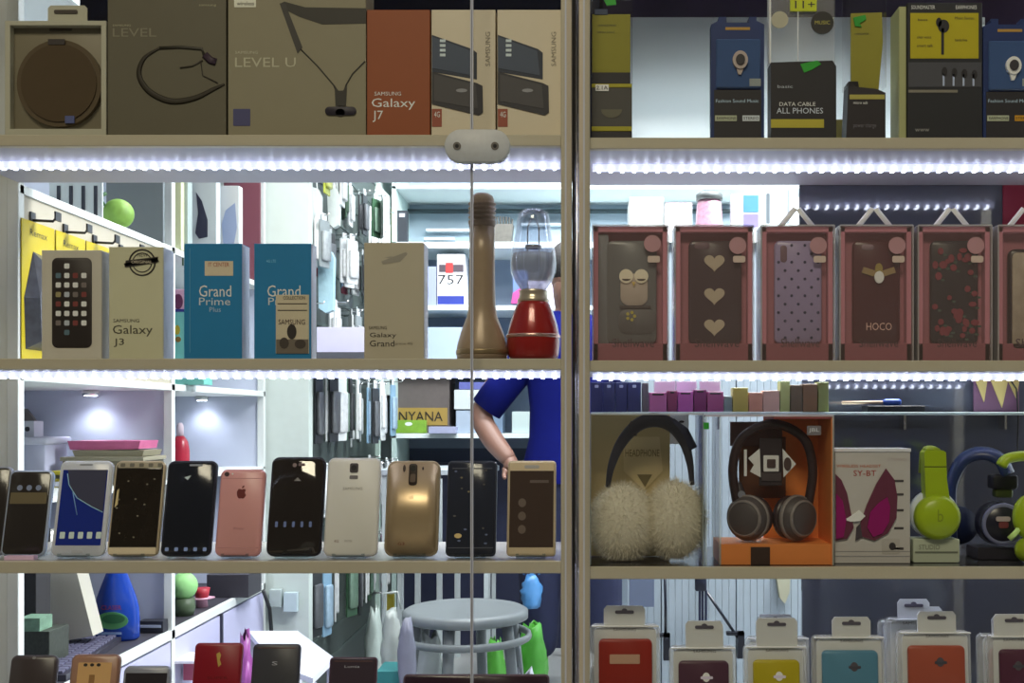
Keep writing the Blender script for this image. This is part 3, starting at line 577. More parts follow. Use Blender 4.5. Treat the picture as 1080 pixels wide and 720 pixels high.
def d4(t, F, x0, x1, a, b):
    m = MB(F); spk(m, (x0+x1)/2+4, a+4, 7); m.pp([(x0+19, a+18), (x0+26, a+16), (x0+23, a+21)], -.0012, -.0008, f_(170, 170, 160))
    for q in range(5): m.pr(x0+5+q*10, x0+9+q*10, b-9, b-5, -.0012, -.0008, f_(120, 130, 150), 1, .0001)
    m.build('icons', t)
phone(195, 488, 53, 'all black phone with a row of small icons along its foot', f_(40, 38, 40, .25), GB, True, draw=d4)
def d5(t, F, x0, x1, a, b):
    m = MB(F); c = (x0+x1)/2; ap = f_(110, 52, 44, .2)
    m.pp([(c-5, a+24), (c-3.4, a+21.2), (c-.8, a+21.4), (c, a+22), (c+1.2, a+21.3), (c+3.6, a+21.4), (c+4.4, a+22.6), (c+3.4, a+25), (c+5, a+28), (c+3, a+31), (c+1.4, a+31.6), (c, a+31), (c-1.6, a+31.6), (c-3.4, a+30.6), (c-4.8, a+27.6)], -.0010, -.0006, ap)
    m.pp([(c, a+20.6), (c+.6, a+18.4), (c+2.6, a+17.4), (c+2, a+19.8)], -.0010, -.0006, ap); m.build('logo', t)
    m = MB(F); m.pd(x0+7, a+5.5, 2.6, 2.4, -.0018, -.0006, f_(60, 40, 38), 14); m.pd(x0+13, a+5.2, 1, 1, -.0012, -.0006, f_(200, 180, 160), 8); m.build('camera_lens', t)
    m = MB(F); m.text('iPhone', c-6, c+5, b-30, b-27.5, -.0009, f_(160, 100, 85)); m.build('lettering', t)
    m = MB(F); m.pr(x0+2, x1-2, a+9.5, a+10.3, -.0008, -.0005, f_(175, 112, 96)); m.pr(x0+2, x1-2, b-9, b-8.2, -.0008, -.0005, f_(175, 112, 96)); m.build_each('antenna_line', t)
phone(250, 497, 48, 'rose gold phone standing with its back outward', f_(190, 122, 104, .3), f_(196, 130, 110, .35, noise=.03), False, draw=d5)
def d6(t, F, x0, x1, a, b):
    m = MB(F); m.pd(x0+25, a+9, 2.2, 2.2, -.0012, -.0006, f_(120, 96, 84), 12); m.pr(x0+29, x0+36, a+7, a+10, -.0012, -.0006, f_(96, 74, 66), 1, .0001); m.pp([(x0+25, a+26), (x0+29, a+22), (x0+33, a+26)], -.0010, -.0006, f_(110, 100, 86)); m.build('camera_lens', t)
    m = MB(F); 
    for q in range(5): m.pr(x0+8+q*9, x0+11+q*9, b-36, b-30, -.0010, -.0006, f_(88, 96, 120), 1, .0001)
    m.build('icons', t)
phone(309, 484, 58, 'large glossy black phone with rounded corners, taller than its neighbours', f_(36, 32, 32, .2), f_(34, 28, 24, .06, noise=0, spec=.8, coat=.5), True, draw=d6, r=8)
def d7(t, F, x0, x1, a, b):
    c = (x0+x1)/2; m = MB(F); m.pr(c-4.5, c+4.5, a+6, a+16, -.0020, -.0006, f_(60, 52, 48), 2, .0004); m.pd(c, a+11, 3, 3, -.0024, -.002, f_(26, 24, 26), 14); m.pr(c-4.5, c+4.5, a+19, a+23, -.0010, -.0006, f_(96, 86, 76), 1, .0001); m.build_each('camera_lens', t)
    m = MB(F); m.text('SAMSUNG', c-11, c+10, a+31.5, a+34.5, -.0009, f_(120, 108, 90)); m.text('4G', x0+11, x0+16, b-17, b-14, -.0009, f_(120, 90, 70)); m.text('note', x0+22, x0+30, b-17, b-14.5, -.0009, f_(140, 126, 106)); m.build('lettering', t)
phone(369, 485, 57, 'cream white phone standing back outward with a square camera', f_(178, 165, 140, .35), f_(192, 176, 146, .45, noise=.03), False, draw=d7)
def d8(t, F, x0, x1, a, b):
    c = (x0+x1)/2; m = MB(F); rg = []
    for j in range(15):
        u = -1+2*j/14; xx = F.X(c+u*(x1-x0-5)/2); yb = -.0005-.0042*(1-u*u); e = 4*max(0, abs(u)-.8)/.2
        rg.append([(xx, yb, F.Z(a+2.5+e)), (xx, yb, F.Z(b-2.5-e)), (xx, .001, F.Z(b-2.5-e)), (xx, .001, F.Z(a+2.5+e))])
    m.rings(rg, bg_, True); m.build('curved_back', t)
    for o in [q for q in t.children if q.name.startswith('back_cover')]: bpy.data.objects.remove(o)
    base_n = set(t.children); m = MB(F); m.M = Matrix.Translation((0, -.0042, 0)); m.pr(c-4.5, c+4.5, a+4, a+27, -.0016, -.0006, f_(50, 38, 30), 3, .0004); m.pd(c, a+9, 3, 3.2, -.0022, -.0016, f_(22, 20, 22), 14); m.pr(c-3, c+3, a+15, a+24, -.0022, -.0016, f_(84, 64, 46), 2, .0002); m.pd(x0+19, a+9, 1.5, 4, -.0010, -.0006, f_(60, 44, 34), 10); m.pd(x1-18, a+9, 1, 1.8, -.0010, -.0006, f_(60, 44, 34), 10); m.build('camera_lens', t)
    m = MB(F); m.M = Matrix.Translation((0, -.0042, 0)); m.text('LG', c-3, c+1, a+38, a+41, -.0009, f_(80, 60, 44)); m.text('G3', x0+15, x0+22, b-14, b-11, -.0009, f_(140, 60, 40)); m.build('lettering', t)
bg_ = mat((0.62, 0.46, 0.28), .34, .55, noise=.14, scale=20)
phone(433, 488, 57, 'brushed gold phone standing back outward with rounded sides', mat((.46, .36, .24), .35, .3), bg_, False, draw=d8, r=9)
def d9(t, F, x0, x1, a, b):
    m = MB(F); rn = random.Random(4)
    for q in range(12): m.pd(rn.uniform(x0+5, x1-5), rn.uniform(a+10, b-10), rn.uniform(1, 2), 1, -.0012, -.0006, rn.choice([f_(110, 92, 58), f_(80, 84, 96), f_(66, 60, 50)]), 7)
    m.pd(x0+13, b-21, 4, 2.6, -.0014, -.0006, f_(196, 160, 90), 10); m.pr(x0+2.5, x1-2.5, b-9, b-8, -.0010, -.0006, f_(62, 60, 60)); m.pr(x0+5, x1-5, a+8, a+9, -.0010, -.0006, f_(62, 60, 60)); m.build('icons', t)
phone(496, 488, 53, 'chunky black phone standing behind the glass door edge', f_(38, 38, 40, .35), f_(40, 40, 42, .15), True, draw=d9, r=5, th=.012)
def d10(t, F, x0, x1, a, b):
    m = MB(F); c = (x0+x1)/2; m.pr(c-8, c+8, a+5, a+8.5, -.0011, -.0006, f_(140, 128, 108), 1.5, .0001)
    for q in range(3): m.pd(x0+16, a+45+q*14, 4.2, 4.6, -.0013, -.0010, f_(84, 66, 50), 14)
    m.pr(x0+24, x1-8, a+21, a+24, -.0013, -.0010, f_(78, 62, 50)); m.build('icons', t)
phone(560, 488, 52, 'gold framed phone with a brown screen nearest the frame post', GOLD, GOLD, True, draw=d10, screen=(2.6, 11, 9, f_(60, 46, 36, .15)), r=4)
phone(-22, 494, 48, 'grey sided phone cut by the picture edge beside the black phone', f_(120, 116, 110, .3), GB2, True, stand=False)
# price cards and small things between the phones
m = MB(); m.box(-.022, .022, 0, .012, 0, .006, f_(190, 150, 150)); m.build('price_card', None, 'small pink and white card lying before the black phone with silver edge', 'card', loc=((20-VPX)*kof(.014), .014, SHELF_Z[('L', 3)]+.0003))

# ---- third shelf, right: headphones
t, F = on('R', 3, 'earmuff_box', 'clear box holding furry earmuff headphones, next to the frame post', 'box', 683, .02)
m = MB(F); m.pr(623, 712, 437, 592, .10, .103, f_(176, 146, 88)); m.pp([(660, 462), (700, 462), (704, 500), (683, 522), (660, 500)], .098, .0999, f_(190, 160, 100)); m.pp([(675, 504), (692, 504), (684, 518)], .0965, .0979, f_(110, 92, 54)); m.build('backing_card', t)
m = MB(F); m.text('HEADPHONE', 662, 700, 476, 484, .0975, f_(124, 98, 54)); m.build('lettering', t)
m = MB(F); m.pr(712, 733, 436, 470, .098, .101, f_(190, 184, 162), 1); m.pd(725, 445, 3, 1.4, .0974, .098, INK, 10); m.build('tag', t)
m = MB(F); m.pr(622.5, 742, 436, 594, .0, .104, PLASTIC, 1, .0005); m.build('clear_box', t)
m = MB(F)
for e in (622.6, 741.5): m.pr(e-.8, e+.8, 436, 594, -.0005, .1045, milky('box edge', (.75, .85, .82), .35), 0, .0002)
m.pr(622.5, 742, 436, 437.6, -.0005, .1045, milky('box rim', (.85, .9, .9), .5), 0, .0002); m.build('box_edges', t)
t, F = on('R', 3, 'fur_headphones', 'black banded headphones with big cream fur ear cups', 'headphones', 686, .055)
m = MB(F); pts = catmull([(641, 515, .012), (645, 492, .012), (655, 468, .012), (672, 449, .012), (690, 443, .012), (708, 448, .012), (721, 464, .012), (728, 486, .012), (731, 512, .012)], 5)
n_ = len(pts); m.pt(pts, 0, [2.6+5.0*max(0, math.sin(math.pi*i/(n_-1)))**1.3 for i in range(n_)], f_(46, 42, 42, .5), 10, .75)
m.pt([(664, 447, .012), (671, 451, .012), (668, 459, .012)], 0, 4, f_(58, 48, 46)); m.pt([(708, 446, .012), (722, 456, .012), (731, 474, .012)], 0, 6, f_(44, 42, 48), 10, .8); m.build('headband', t)
for cx_, cy_, rx_, ry_, sd in ((657, 552, 40, 47, 1), (713, 549, 36, 47, 2)):
    FUR = f_(192, 168, 130, .9, noise=.22, scale=260); m = MB(F); k = F.k; cX, cZ = F.X(cx_), F.Z(cy_); m.ell((cX, .012, cZ), rx_*k*.86, .030, ry_*k*.86, FUR, 22, 14)
    rn = random.Random(sd); vs = []; fs = []
    for q in range(5200):
        u, v = rn.uniform(0, 2*math.pi), math.acos(rn.uniform(-1, 1)); d = Vector((math.sin(v)*math.cos(u), math.sin(v)*math.sin(u), math.cos(v)))
        p = Vector((cX+d.x*rx_*k*.84, .012+d.y*.0295, cZ+d.z*ry_*k*.84)); e = (d+Vector((rn.uniform(-.7, .7), rn.uniform(-.7, .7), rn.uniform(-.9, .3)))*.7).normalized(); s_d = e.cross(Vector((rn.uniform(-1, 1), rn.uniform(-1, 1), rn.uniform(-1, 1)))).normalized()*.00035
        L_ = rn.uniform(.005, .015); b_ = len(vs); vs += [tuple(p-s_d), tuple(p+s_d), tuple(p+e*L_)]; fs.append((b_, b_+1, b_+2))
    vs = [(v_[0], v_[1], max(v_[2], .0008)) for v_ in vs]
    m.add(vs, fs, FUR); m.build('fur_ear_cup', t)

OR = f_(240, 130, 52)
t, F = on('R', 3, 'headphone_box', 'orange and clear window box holding dark over-ear headphones', 'box', 815, .02)
m = MB(F); m.pr(816, 877.5, 440, 592, .09, .095, OR); m.pr(760, 878, 574, 592, .002, .095, OR); m.pr(792, 812, 577, 592, -.001, .003, f_(52, 36, 28)); m.box(F.X(877.5)-.001, F.X(878.5), .0, .095, F.Z(592), F.Z(440), OR); m.pr(816, 878, 439, 442, .0, .095, f_(150, 70, 60)); m.build('card_insert', t)
m = MB(F); m.pr(788, 840, 462, 530, .086, .089, f_(110, 66, 42)); m.pr(778, 836, 445, 472, .084, .086, f_(92, 62, 50)); m.build('backing_card', t)
m = MB(F); m.pr(851, 866, 449, 459, -.0006, 0, f_(100, 90, 80), 1, .0002); m.build('sticker', t)
m = MB(F); m.text('JBL', 853, 864, 451.5, 456.5, -.001, f_(180, 170, 160)); m.build('lettering', t)
m = MB(F); m.pr(744, 879, 438, 594, -.0003, .096, PLASTIC, 1, .0005); m.build('clear_box', t)
m = MB(F)
for e in (744.6, 759.5, 878.6): m.pr(e-1.0, e+1.0, 438, 594, -.0008, .0965, milky('box edge', (.75, .87, .84), .35), 0, .0002)
m.pr(744, 879, 437.4, 439.5, -.0008, .0965, milky('box rim', (.9, .8, .82), .6), 0, .0002); m.build('box_edges', t)
def over_ear(t, F, cx, top, wd, hgt, y, bandm, cupm, ringm, bw=4.5):
    m = MB(F); pts = catmull([(cx-wd*.40, top+hgt*.78, y), (cx-wd*.46, top+hgt*.62, y), (cx-wd*.5, top+hgt*.36, y), (cx-wd*.38, top+hgt*.12, y), (cx, top+1, y), (cx+wd*.38, top+hgt*.12, y), (cx+wd*.5, top+hgt*.36, y), (cx+wd*.46, top+hgt*.62, y), (cx+wd*.40, top+hgt*.78, y)], 6); m.pt(pts, 0, bw, bandm, 10, 1.5); m.build('headband', t)
    for sx in (-1, 1):
        m = MB(F); k = F.k; c = Vector((F.X(cx+sx*wd*.245-2), y-.004, F.Z(top+hgt*.775))); q = wd*k
        m.M = Matrix.Translation(c) @ Matrix.Rotation(R(sx*34), 4, 'Z') @ Matrix.Rotation(R(sx*14), 4, 'Y')
        m.lathe([(.001, -.26*q), (.17*q, -.255*q), (.24*q, -.21*q), (.275*q, -.12*q), (.275*q, -.06*q), (.24*q, -.03*q), (.001, -.02*q)], (0, 0, 0), cupm, 30, axis='y')
        m.lathe([(.255*q, -.135*q), (.285*q, -.13*q), (.288*q, -.085*q), (.26*q, -.075*q)], (0, 0, 0), ringm, 30, axis='y')
        m.lathe([(.24*q, -.205*q), (.215*q, -.235*q), (.20*q, -.245*q), (.215*q, -.225*q)], (0, 0, 0), ringm, 30, axis='y')
        m.lathe([(.20*q, -.03*q), (.27*q, -.02*q), (.27*q, .05*q), (.18*q, .07*q)], (0, 0, 0), bandm, 30, axis='y'); m.build('ear_cup', t)
t, F = on('R', 3, 'headphones', 'dark brown over-ear headphones boxed before the orange card', 'headphones', 813, .062)
over_ear(t, F, 815, 446, 84, 128, 0, f_(52, 38, 34, .35), f_(70, 60, 52, .5), f_(112, 98, 82, .45), 5)
m = MB(F); HG = f_(206, 182, 160, .3)
m.pr(804, 820, 480, 497, -.012, -.009, HG, 1, .0004); m.pr(807.5, 816.5, 484, 493, -.0135, -.012, f_(70, 52, 44), 1, .0002)
m.pp([(788, 483), (800, 473), (801, 503), (790, 497), (794, 490)], -.012, -.009, HG); m.pp([(824, 473), (838, 489), (825, 503)], -.012, -.009, HG); m.pd(829, 489, 4, 7, -.0135, -.012, f_(70, 52, 44), 14); m.pr(784, 787, 474, 502, -.008, -.005, f_(225, 215, 200)); m.pr(802, 823, 498, 507, -.010, -.008, f_(64, 52, 46), 1, .0004)
m.pr(800, 824, 462, 512, -.008, -.006, f_(46, 36, 34)); m.build('box_print', t, label='silver grey geometric emblem')
m = MB(F); m.pt([(777, 510, 0), (782, 522, 0), (779, 534, 0)], 0, 5, f_(52, 44, 42)); m.pd(781, 521, 4, 4, -.012, -.008, f_(110, 104, 98), 12); m.build('hinge', t)

t, F = on('R', 3, 'headphone_box', 'white box with a magenta and maroon winged headphone picture', 'box', 921, .04)
m = MB(F); m.pr(880.5, 960, 475, 592, 0, .05, f_(158, 144, 120)); m.build('carton', t)
m = MB(F); m.pr(880, 960.5, 473, 476.5, -.002, .052, mat((.85, .85, .92), .4)); m.build('lid', t)
MG = f_(150, 34, 84, .25); MR = f_(96, 48, 54, .25)
m = MB(F)
m.pp([(881, 500), (887, 506), (893, 520), (897, 540), (900, 556), (893, 568), (881, 570)], -.003, -.0002, MR); m.pp([(881, 520), (888, 528), (892, 548), (889, 566), (881, 568)], -.005, -.003, MG)
m.pp([(934, 494), (943, 506), (946, 524), (945, 546), (936, 562), (922, 570), (909, 566), (907, 552), (914, 532), (924, 510)], -.003, -.0002, MR)
m.pp([(935, 524), (938, 534), (937, 550), (930, 562), (920, 566), (914, 556), (917, 540), (926, 530)], -.005, -.003, MG)
m.pp([(890, 548), (900, 542), (906, 538), (912, 544), (907, 549), (897, 550)], -.004, -.0002, f_(210, 200, 190)); m.pp([(903, 556), (907, 552), (909, 566), (902, 570)], -.003, -.0002, f_(60, 50, 48))
m.pr(880.5, 960, 586, 587, -.0006, -.0001, f_(130, 120, 104)); m.pr(880.5, 960, 581, 581.8, -.0006, -.0001, f_(130, 120, 104)); m.pr(930, 949, 568, 584, -.0006, -.0001, f_(150, 136, 112), 1, .0001); m.pd(941, 576, 3.6, 4, -.0012, -.0006, f_(50, 44, 40), 12)
for q in range(5): m.pr(940+q % 2*3, 953, 506+q*13+q*q*1.2, 508.5+q*13+q*q*1.2, -.0006, -.0001, f_(60, 52, 46))
m.build('print', t)
m = MB(F); m.text('WIRELESS HEADSET', 882, 929, 490, 493, -.0006, f_(190, 96, 56)); m.text('SY-BT', 900, 924, 496, 502, -.0006, f_(170, 60, 44)); m.text('STEREO', 936, 956, 483, 486, -.0006, f_(150, 130, 110)); m.build('lettering', t)

LIME = f_(164, 178, 28, .3); LIM2 = f_(150, 160, 30, .3)
t, F = on('R', 3, 'headphones', 'lime green headphones seen side on, standing on a small block', 'headphones', 987, .05)
m = MB(F); m.pp([(974, 506), (973, 477), (975, 475), (993, 475), (996, 477), (997, 506), (1001, 534), (975, 534)], -.008, .012, LIME); m.pr(973, 997, 491.5, 492.6, -.0086, -.007, f_(70, 76, 20)); m.pt([(985, 475, 0), (985, 473, .02), (985, 478, .036), (985, 500, .042)], 0, 7.5, LIM2, 10, .4); m.build('headband', t)
m = MB(F); m.lathe([(.002, -.022), (18*F.k, -.021), (23*F.k, -.014), (24*F.k, -.004), (23*F.k, .004), (.002, .006)], (F.X(987), .0, F.Z(545)), LIME, 30, axis='y'); m.build('ear_cup', t)
m = MB(F); m.lathe([(19*F.k, .006), (25.5*F.k, .007), (25.5*F.k, .020), (19*F.k, .022)], (F.X(987), .0, F.Z(543)), f_(170, 165, 160), 30, axis='y'); m.build('ear_pad', t)
m = MB(F); m.text('b', 984, 990, 536, 549, -.0224, f_(130, 140, 30)); m.build('lettering', t)
m = MB(F); m.pr(962, 1011, 568, 598, -.005, .03, f_(150, 146, 110), 2, .001)
m.pr(964, 1009, 581, 583, -.0056, -.005, f_(90, 88, 66)); m.text('STUDIO', 968, 990, 574, 579, -.0056, f_(100, 96, 70)); m.build('display_block', None, 'pale yellow block under the lime green headphones', 'block', loc=t.location.copy())
t, F = on('R', 3, 'headphones', 'black headphones with a blue arched band, between the two green pairs', 'headphones', 1038, .10)
m = MB(F); pts = catmull([(1010, 570, .03), (1008, 540, .025), (1008, 510, .02), (1018, 486, .01), (1035, 478, .0), (1052, 484, -.008), (1060, 500, -.012)], 6); m.pt(pts, 0, 6, f_(34, 42, 66, .35), 10, 1.8); m.build('headband', t)
m = MB(F); m.pr(1042, 1068, 500, 515, -.022, .004, f_(30, 28, 30), 3, .002); m.pr(1046, 1064, 515, 524, -.018, 0, f_(66, 72, 30), 3, .002); m.build('hinge', t)
m = MB(F); m.lathe([(.002, -.02), (18*F.k, -.019), (22*F.k, -.010), (23*F.k, .010), (.002, .012)], (F.X(1051), -.008, F.Z(551)), f_(34, 32, 36, .3), 30, axis='y'); m.lathe([(18*F.k, -.019), (21*F.k, -.021), (22*F.k, -.017)], (F.X(1051), -.008, F.Z(551)), f_(96, 92, 104), 30, axis='y'); m.build('ear_cup', t)
m = MB(F); m.pr(1043, 1058, 543, 548, -.0296, -.0282, f_(150, 128, 112), 2, .0002); m.pr(1046, 1056, 548.5, 555, -.0296, -.0282, f_(110, 50, 46), 2, .0002); m.build('emblem', t)
m = MB(F); m.lathe([(.002, -.012), (20*F.k, -.01), (21*F.k, .008), (.002, .012)], (F.X(1018), .035, F.Z(556)), f_(26, 30, 46, .4), 26, axis='y'); m.build('ear_cup', t)
m = MB(F); m.pr(1026, 1074, 576, 598, -.02, .03, f_(38, 34, 36), 2, .001); m.build('display_block', None, 'low black block under the black headphones with blue band', 'block', loc=t.location.copy())
t, F = on('R', 3, 'headphones', 'bright green folded headphones cut by the picture edge', 'headphones', 1085, .035)
m = MB(F); pts = catmull([(1056, 491, 0), (1062, 484, 0), (1080, 481, 0), (1100, 484, 0), (1112, 500, 0), (1116, 540, 0)], 6); m.pt(pts, 0, 5.5, LIME, 10, 1.6); m.build('headband', t)
m = MB(F); m.ell((F.X(1086), .0, F.Z(545)), 18*F.k, .018, 24*F.k, LIME, 20, 12); m.ell((F.X(1090), .0, F.Z(580)), 20*F.k, .018, 15*F.k, LIM2, 20, 12); m.pt([(1063, 568, -.005), (1068, 563, -.006), (1073, 558, -.004), (1076, 552, -.004)], 0, 3, f_(176, 206, 96)); m.build('ear_cup', t)
# green tag on glass box
m = MB(); m.box(-.004, .004, 0, .0008, -.005, .005, GRN); m.build('green_sticker', None, 'tiny green sticker on the clear headphone box corner', 'sticker', loc=((745-VPX)*kof(.018), .0182, EYE+(VPY-449)*kof(.018)))

# ---- bottom shelf, left
def dl(txt, c, cy, x_, y0_, y1_):
    def d(t, F, x0, x1, a, b):
        m = MB(F); m.text(txt, c-x_, c+x_, a+y0_, a+y1_, -.0009, f_(190, 160, 60) if cy else f_(150, 140, 125)); m.build('lettering', t)
        m = MB(F); m.pr(x0+5, x1-5, a+4, a+5, -.0009, -.0005, f_(90, 60, 50)); m.build('trim', t)
    return d
phone(27, 693, 50, 'dark brown phone at the left end of the bottom shelf', f_(60, 50, 44, .3), f_(58, 48, 42, .3), False, row=4, stand=False, draw=lambda t, F, x0, x1, a, b: MB(F).pd((x0+x1)/2, a+3, 2, 1.5, -.001, -.0005, f_(120, 110, 96), 10).build('camera_lens', t))
def d43(t, F, x0, x1, a, b):
    m = MB(F); m.pr(x0+8, x1-8, a+9, b-12, -.0011, -.0006, f_(205, 150, 84, .25), 1, .0001)
    for q in range(3): m.pd(x0+16+q*7, a+11.5, 2.2, 1.8, -.0015, -.0011, INK, 10)
    m.pr(x0+21, x0+27, a+22, b-30, -.0015, -.0011, f_(150, 100, 50)); m.build('screen', t)
phone(93, 692, 52, 'copper rimmed phone with an orange screen', f_(128, 88, 62, .3), f_(150, 104, 72, .3), True, row=4, stand=False, draw=d43)
phone(149, 704, 50, 'grey phone with a dark screen standing lower than its neighbours', f_(120, 116, 110, .35), f_(118, 112, 104, .3), True, row=4, stand=False, screen=(3, 8, 10, f_(44, 38, 36, .15)))
phone(223.5, 680, 51, 'red phone standing back outward with a small gold horse mark', f_(140, 28, 34, .35), f_(150, 24, 34, .4), False, row=4, stand=False, r=5, draw=lambda t, F, x0, x1, a, b: (MB(F).pp([(x0+24, a+12), (x0+27, a+10), (x0+29, a+13), (x0+28, a+18), (x0+30, a+23), (x0+27, a+26), (x0+26, a+22), (x0+25, a+17)], -.001, -.0005, f_(190, 150, 60)).build('emblem', t), MB(F).text('SUPER', x0+16, x0+38, a+36, a+39, -.0009, f_(110, 20, 26)).build('lettering', t)))
phone(286, 681, 51, 'dark grey phone beside the red one, a small pale mark near its top', f_(50, 46, 44, .35), f_(56, 52, 48, .4), False, row=4, stand=False, r=5, draw=dl('S', 285, 0, 3, 19, 23))
phone(369, 695, 51, 'dark maroon phone standing alone in front of the white table', f_(60, 38, 40, .35), f_(50, 38, 40, .35), False, row=4, stand=False, r=4, draw=dl('Lumia', 368, 0, 8, 9, 11.5))
phone(501, 713, 156, 'wide dark maroon tablet lying on its long side', f_(66, 44, 44, .35), f_(44, 30, 32, .2), True, row=4, stand=False, r=5, name='tablet')

# ---- bottom shelf, right: hang tab case packs
def casepack(cx, x0, x1, tabx0, tabx1, tabtop, top, col, label, y=.04, logo=None, lean=4, strip=None, window=True):
    t, F = lean_on('R', 4, 'phone_case_pack', label, 'package', cx, top, y, lean); b = F.base; CR = f_(166, 156, 132, .4)
    m = MB(F)
    m.pr(x0, x1, top, b, .006, .022, BLISTER, 6, .002); m.build('blister', t)
    m = MB(F); m.pp([(tabx0, top+4), (tabx0, tabtop+4), (tabx0+3, tabtop), (tabx1-3, tabtop), (tabx1, tabtop+4), (tabx1, top+4)], .004, .007, CR); m.pr(x0+4, x1-4, top+3, b-3, .004, .0055, CR, 5, .0004); m.build('card', t)
    m = MB(F); c = (tabx0+tabx1)/2; m.pr(c-10, c+10, tabtop+5, tabtop+8.5, .0025, .004, f_(70, 62, 60), 1.5, .0002); m.pd(c, tabtop+5, 3, 2.2, .0026, .004, f_(70, 62, 60), 10); m.pr(x0+1.5, x1-1.5, top+1, top+2.5, -.001, .004, f_(225, 222, 212), 1, .0003); m.build('tab_slot', t)
    m = MB(F); m.text('SAMSUNG', c-12, c+12, top+4, top+7, .0036, f_(80, 70, 60)); m.build('lettering', t)
    if window:
        m = MB(F); m.pr(x0+9, x1-9, top+15, b-12, -.004, .004, col, 5, .0015); m.build('phone_case', t)
        if logo == 'bar': q = MB(F); q.pr(c-16, c+16, top+31, top+41, -.0048, -.004, f_(165, 120, 84), 1, .0002); q.build('emblem', t)
        elif logo: q = MB(F); q.pd(c+1, top+32, 4, 5, -.0048, -.004, f_(190, 176, 160) if logo == 'pale' else f_(70, 60, 56), 14); q.pr(c-5, c+8, top+31, top+34, -.0050, -.0044, f_(180, 160, 150) if logo == 'pale' else f_(60, 56, 54), 1, .0002); q.build('emblem', t)
    return t
casepack(660, 622.5, 697, 637, 681, 641, 661, f_(150, 42, 30, .4), 'hang tab pack with a red phone case, next to the frame post', logo='bar')
casepack(742, 707, 778, 724, 764, 657, 684, f_(70, 42, 46, .4), 'hang tab pack with a dark plum phone case', logo='pale')
casepack(820, 786, 853, 799, 843, 654, 683, f_(190, 160, 26, .4), 'hang tab pack with a bright yellow phone case', logo='pale')
casepack(898, 859, 936, 880, 921, 653, 673, f_(70, 104, 106, .4), 'hang tab pack with a teal phone case', logo='dark')
casepack(988, 950, 1028, 971, 1012, 647, 668, f_(164, 72, 46, .4), 'hang tab pack with a rust orange phone case', logo='dark')
casepack(1085, 1047, 1128, 1052, 1096, 650, 672, f_(74, 36, 44, .4), 'hang tab pack with a dark wine phone case at the picture edge', logo='dark', y=.03)
casepack(1072, 1036, 1108, 1050, 1090, 652, 671, f_(140, 70, 62, .4), 'hang tab pack with a salmon case behind the dark wine one', y=.08)
casepack(975, 938, 1012, 950, 984, 634, 654, f_(200, 200, 210), 'empty white hang tab pack standing tallest behind the rust orange pack', y=.10, window=False)
casepack(965, 930, 1004, 960, 997, 642, 656, f_(200, 200, 210), 'empty white hang tab pack with a slanted top between the other packs', y=.145, window=False)
casepack(820, 788, 856, 801, 838, 650, 674, f_(190, 170, 60, .4), 'second yellow case pack standing behind the bright yellow one', y=.09, window=False)
# ------------------------------------------------------------------ shop interior
def at(name, label, cat, cx, y, z=None, base=None, rot=(0, 0, 0), group=None):
    k = kof(y)
    if z is None: z = EYE+(VPY-base)*k
    F = Frame(cx, VPY-(z-EYE)/k, y); return thing(name, label, cat, ((cx-VPX)*k, y, z+.0004), rot, group), F
def boxat(name, label, cat, x0, x1, top, y, m_, dep=.12, z=None, base=None, group=None, text=None, extra=None):
    t, F = at(name, label, cat, (x0+x1)/2, y, z, base, group=group)
    m = MB(F); m.pr(x0, x1, top, F.base, 0, dep, m_); m.build('body', t)
    if text: m = MB(F); m.text(text[0], *text[1:5], -.001, text[5]); m.build('lettering', t)
    if extra: m = MB(F); extra(m); m.build('print', t)
    return t, F
LW = s_(226, 232, 226, .45); LAV = mat((0.50, 0.54, 0.66), .45, noise=.12, scale=14); GW = s_(200, 216, 206, .5)
# ---- left wall unit, in tiers
t = thing('wall_display_unit', 'long white wall unit with lavender lit compartments along the left wall', 'shelving', (-1.22, 1.0, 0))
def loc(m): m.M = Matrix.Translation((1.22, -1.0, 0)); return m
for y in (.285, .97, 1.69):
    m = loc(MB()); m.box(-1.415, -1.003, y, y+.012, .0, 1.50 if y > .3 else 2.1, LAV if y > .3 else LW); m.build('partition', t)
    m = loc(MB()); m.slab(-1.010, -.990, y-.006, y+.014, 0, 1.9, LW, .001, .001, 1); m.build('upright', t)
m = loc(MB()); m.box(-1.43, -1.416, .285, 1.70, 0, 1.9, LAV); m.build('back', t)
for z, th_, m_ in ((.573, .022, s_(60, 58, 66)), (.93, .008, LW), (1.16, .016, LW), (1.487, .016, LW), (1.9, .02, LW)):
    m = loc(MB()); m.box(-1.415, -1.002, .30, 1.69, z-th_, z, m_); m.slab(-1.002, -.990, .285, 1.70, z-th_, z, LW, .001, .001, 1); m.build('shelf', t)
m = loc(MB()); m.box(-1.002, -.994, .30, .965, 1.16, 1.475, s_(186, 178, 156)); m.build('peg_panel', t)
for i, (a, b) in enumerate(((.30, .96), (.985, 1.30), (1.31, 1.685))):
    m = loc(MB()); m.box(-1.002, -.992, a, b, .02, .545, s_(196, 196, 226)); m.build('door', t)
m = loc(MB()); m.slab(-.999, -.986, 1.300, 1.312, .02, .55, s_(40, 42, 60), .001, .001, 1); m.build('door_seam', t)
